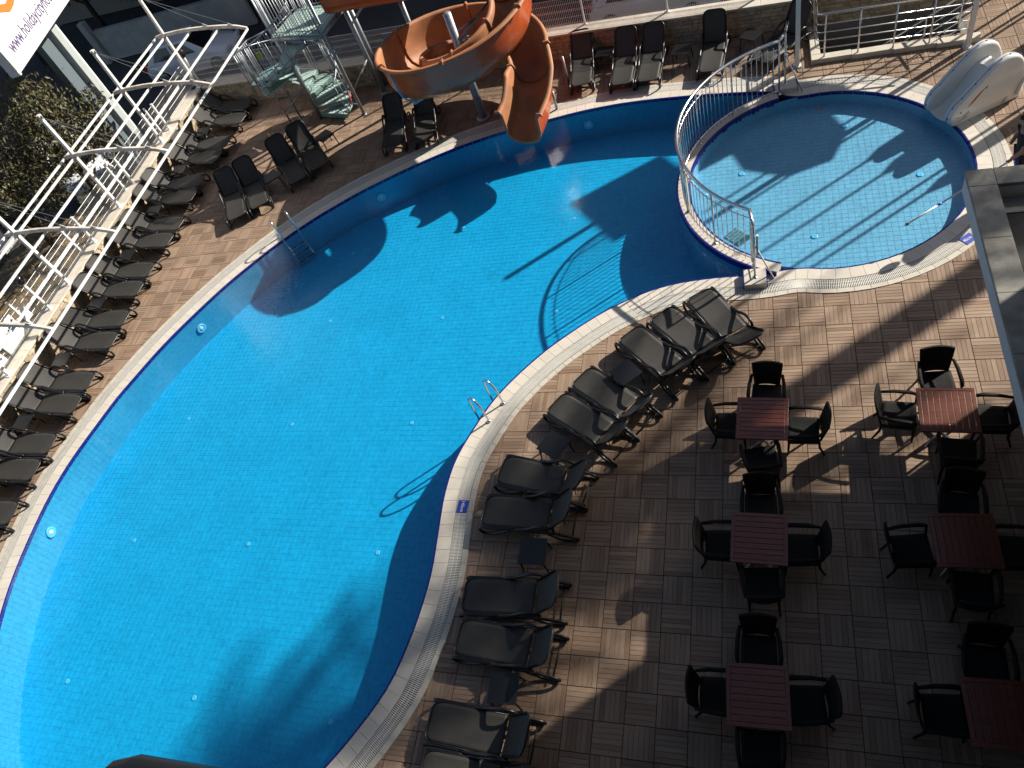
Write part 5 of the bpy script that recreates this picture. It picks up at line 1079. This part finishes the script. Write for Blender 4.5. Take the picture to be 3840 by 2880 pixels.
# ================================================================== the pool attendant at the right edge
per = thing('person', 'person in dark shirt and trousers holding a long pool brush pole', 'person', (3.52, 4.42, 0), 0)
def skinned(name, pts, edges, rad, m, parent, sub=2):
    me = bpy.data.meshes.new(name); me.from_pydata(pts, edges, []); me.materials.append(m); o = link(name, me, parent)
    md = o.modifiers.new('skin', 'SKIN'); sv_ = me.skin_vertices[0].data
    for i, r in enumerate(rad): sv_[i].radius = (r, r) if not hasattr(r, '__len__') else r
    sv_[0].use_root = True; md.use_smooth_shade = True
    s_ = o.modifiers.new('sub', 'SUBSURF'); s_.levels = sub; s_.render_levels = sub; return o
# facing the pool (-X); right hand forward low on the pole, left hand behind higher
pts = [(0, 0, .93), (-.02, 0, 1.10), (-.05, 0, 1.28), (-.08, 0, 1.42), (-.11, 0, 1.51),
       (-.06, -.19, 1.40), (-.14, -.25, 1.14), (-.27, -.17, .94), (-.06, .19, 1.40), (-.13, .24, 1.15), (-.25, .10, 1.05),
       (0, -.10, .88), (-.06, -.11, .48), (-.01, -.12, .08), (-.16, -.13, .035), (0, .10, .88), (.05, .12, .48), (.13, .13, .08), (-.01, .14, .035)]
eds = [(0, 1), (1, 2), (2, 3), (3, 4), (3, 5), (5, 6), (6, 7), (3, 8), (8, 9), (9, 10), (0, 11), (11, 12), (12, 13), (13, 14), (0, 15), (15, 16), (16, 17), (17, 18)]
rad = [.125, .125, .14, .10, .058, .062, .046, .030, .062, .046, .030, .088, .058, .042, .032, .088, .058, .042, .032]
body_ = skinned('body', pts, eds, rad, M_SKIN, per)
skinned('shirt', [(0, 0, .90), (-.02, 0, 1.10), (-.05, 0, 1.29), (-.075, 0, 1.43), (-.06, -.19, 1.41), (-.115, -.23, 1.22), (-.06, .19, 1.41), (-.11, .225, 1.23)], [(0, 1), (1, 2), (2, 3), (3, 4), (4, 5), (3, 6), (6, 7)], [.165, .158, .17, .115, .085, .068, .085, .068], M_SHIRT, per)
skinned('trousers', [(0, 0, .93), (0, -.10, .86), (-.06, -.11, .48), (-.01, -.12, .10), (0, .10, .86), (.05, .12, .48), (.13, .13, .10)], [(0, 1), (1, 2), (2, 3), (0, 4), (4, 5), (5, 6)], [.15, .105, .08, .062, .105, .08, .062], M_SHORT, per)
hd = MB(); n = 18; rows = []
for i in range(n+1):
    v = PI*i/n; row = []
    for k in range(24):
        a = 2*PI*k/24; cx, cy, cz = math.sin(v)*math.cos(a), math.sin(v)*math.sin(a), math.cos(v); x = cx*.098; y = cy*.078; z = cz*.118
        if cz < 0: x *= 1+.10*cz; y *= 1+.30*cz
        if cx < -.55: x -= .018*math.exp(-((cy/.18)**2))*math.exp(-(((cz+.12)/.28)**2)); x += .010*math.exp(-(((abs(cy)-.34)/.14)**2))*math.exp(-(((cz-.08)/.12)**2))
        row.append((x, y, z))
    rows.append(row+[row[0]])
hd.grid(rows); head = obj('head', hd, M_SKIN, per, True); head.location = (-.14, 0, 1.635); head.rotation_euler = (0, R_(-24), 0)
mb = MB(); mb.grid([[(x*1.06+.010, y*1.07, z*1.05+.006) for x, y, z in r] for r in [[q if not (q[0] < -.045 and q[2] < .055) else (.0, q[1]*.6, q[2]*.6) for q in r] for r in rows[:11]]]); obj('hair', mb, M_HAIR, head, True)
for s_ in (-1, 1):
    mb = MB(); mb.lathe([(.001, -.005), (.012, 0), (.001, .006)], (0, 0, 0), 10); e = obj('eye', mb, M_INK, head, True); e.location = (-.088, s_*.03, .012); e.rotation_euler = (0, PI/2, 0)
    mb = MB(); mb.lathe([(.004, -.026), (.013, -.01), (.015, .012), (.006, .026)], (0, 0, 0), 8); e = obj('ear', mb, M_SKIN, head, True); e.location = (.008, s_*.079, 0)
mb = MB(); mb.tube([(-.092, -.022, -.055), (-.099, 0, -.054), (-.092, .022, -.055)], .005, 6); obj('mouth', mb, mat('lips', (.25, .08, .07), .5), head, True)
def hand(o, d, up):
    """palm with four fingers and a thumb curled round a pole along d"""
    o = Vector(o); d = Vector(d).normalized(); up = Vector(up); up = (up-d*up.dot(d)).normalized(); sd_ = d.cross(up)
    pl_ = [o+up*.06-sd_*.005, o+up*.02-sd_*.012]; P = [tuple(q) for q in pl_]; E_ = [(0, 1)]; r_ = [.026, .028]
    for k, ln in enumerate((.030, .034, .032, .026)):
        b = o+d*(.030-.021*k); c = [b+up*.004-sd_*.030, b-up*.022-sd_*.020, b-up*.026+sd_*.006, b-up*.006+sd_*ln*.75]; i0 = len(P); P += [tuple(q) for q in c]; E_ += [(1, i0), (i0, i0+1), (i0+1, i0+2), (i0+2, i0+3)]; r_ += [.0095, .009, .0085, .0075]
    b = o+d*.038+up*.02; c = [b+sd_*.012, b+sd_*.026-up*.012, b+sd_*.022-up*.034]; i0 = len(P); P += [tuple(q) for q in c]; E_ += [(1, i0), (i0, i0+1), (i0+1, i0+2)]; r_ += [.011, .0105, .009]
    skinned('hand', P, E_, r_, M_SKIN, per, 1)
pd = Vector((1.47-3.25, 3.28-4.25, .45-.90)).normalized()
hand((-.285, -.17, .905), pd, (.5, -.2, .9)); hand((-.02, -.085, 1.045), pd, (-.5, .8, .6))
mb = MB(); mb.tube([(.02, -.27, .0), (-.1, -.27, .55), (-.17, -.25, .95)], .035, 8); cl = obj('blue_hose', mb, M_BLUEC, per, True); cl.location = (0, .10, 0)
pole = thing('telescopic_pole', 'long white telescopic pole held out over the wading pool', 'pole')
A = Vector((1.47, 3.28, .45)); B_ = A-pd*3.2
mb = MB(); mb.tube([tuple(A+(B_-A)*.22), tuple(B_)], .0175, 10); obj('outer_tube', mb, M_POOLP, pole, True)
mb = MB(); mb.tube([tuple(A), tuple(A+(B_-A)*.24)], .016, 10); obj('inner_tube', mb, M_SIGN, pole, True)
for q in (.02, .22): mb = MB(); p = A+(B_-A)*q; mb.tube([tuple(p-pd*.035), tuple(p+pd*.035)], .026, 10); obj('clamp', mb, M_BLUEC if q > .1 else M_INK, pole, True)
# ================================================================== small things in and by the pools
for i, (x, y) in enumerate([(-5.48, 5.9), (-8.5, 6.0), (-5.53, 2.86), (-8.36, 2.88), (-11.5, 3.0), (-8.4, -.1), (-11.45, -.1), (-14.5, .1), (-8.35, -3.1), (-11.4, -3.05), (-14.4, -3.1), (-11.3, -6.1), (-14.4, -6.1), (-8.35, -6.2), (-11.6, 5.4), (-2.9, 6.0)]):
    mb = MB(); mb.lathe([(.05, .004), (.05, .010), (.038, .012), (.02, .010)], (x, y, ZF), 14); tag(obj('floor_inlet', mb, M_DRAIN, main_basin, True))
for x, y in ((-.03, 3.95), (2.1, 5.5), (-1.45, 6.15), (.8, 7.4)):
    mb = MB(); mb.lathe([(.07, .004), (.07, .014), (.05, .018), (.02, .012)], (x, y, ZK), 14); obj('floor_inlet', mb, M_DRAIN, kid_basin, True)
def on_wall(p, z, m, nm, r, hole=.55):
    i = nearest(p); q = LOOP[i]; nrm = normals(LOOP)[i]*(-1 if area(LOOP) > 0 else 1); o = thing('pool_lamp', nm, 'lamp', (q[0], q[1], z), 0, 'round underwater lamps in the pool wall'); X = Vector((nrm[0], nrm[1], 0)).to_track_quat('Z', 'Y').to_euler(); o.rotation_euler = X
    mb = MB(); mb.lathe([(r, .004), (r, .03), (r*.8, .045), (r*.62, .03)], n=20); obj('ring', mb, m, o, True); mb = MB(); mb.lathe([(r*.6, .02), (r*.4, .04), (r*.1, .05)], n=16); obj('lens', mb, M_LAMP, o, True)
on_wall((-14.95, 2.66), -.42, M_DRAIN, 'round white underwater lamp on the left pool wall nearest the ladder', .13)
on_wall((-16.33, -3.1), -.42, M_DRAIN, 'round white underwater lamp on the left pool wall nearest the bottom', .13)
on_wall((-5.35, 9.0), -.42, M_DRAIN, 'round white underwater lamp on the far pool wall right of the slide exit', .13)
on_wall((-10.95, 7.1), -.42, M_DRAIN, 'round white underwater lamp on the far pool wall left of the slide', .13)
gl_ = thing('wall_grille', 'square green intake grille on the near pool wall under water', 'grille', (*LOOP[nearest((-6.73, -3.35))], -.36)); mb = MB(); mb.box((-.012, 0, 0), (.02, .46, .46)); obj('plate', mb, M_GREENG, gl_)
for k in range(6): mb = MB(); mb.box((-.026, -.19+.076*k, 0), (.01, .012, .44)); obj('bar', mb, M_BLUEW, gl_); mb = MB(); mb.box((-.027, 0, -.19+.076*k), (.01, .44, .012)); obj('bar', mb, M_BLUEW, gl_)
mb = MB(); mb.box((-1.55, 4.12, ZK+.012), (.46, .34, .016), R_(-45)); kg = tag(obj('floor_grille', mb, M_GREENG), 'grey green grille on the wading pool floor beside the balustrade', 'grille')
for k in range(5): mb = MB(); mb.box((-1.55+(-.16+.08*k)*.707, 4.12-(-.16+.08*k)*.707, ZK+.024), (.014, .32, .01), R_(-45)); obj('bar', mb, M_KID, kg)
for (x, y, rz, l) in ((-6.36, -2.50, R_(-90), 'blue depth marker reading 140cm set into the gutter grate'), (2.58, 3.24, R_(40), 'blue depth marker tile on the wading pool gutter at the parapet')):
    t = thing('depth_marker', l, 'sign', (x, y, .018), rz); mb = MB(); mb.box((0, 0, 0), (.25, .20, .012)); obj('tile', mb, M_BLUEP, t, bevel=.003)
    text(t, '140cm' if x < 0 else '40cm', .092, (-.115, -.03, .007), M_SIGN, (0, 0, 0), 'lettering', 0, .92)
lf = thing('dead_leaf', 'brown dead leaf floating in the wading pool', 'leaf', (.28, 7.79, ZW+.004), .4)
for a in range(5):
    an = a*1.25; mb = MB(); c_, s_ = math.cos(an), math.sin(an); mb.add([(0, 0, .004), (.05*c_-.02*s_, .05*s_+.02*c_, .012), (.11*c_, .11*s_, .006), (.05*c_+.02*s_, .05*s_-.02*c_, .010)], [(0, 1, 2, 3)]); obj('lobe', mb, M_BROWNL, lf)
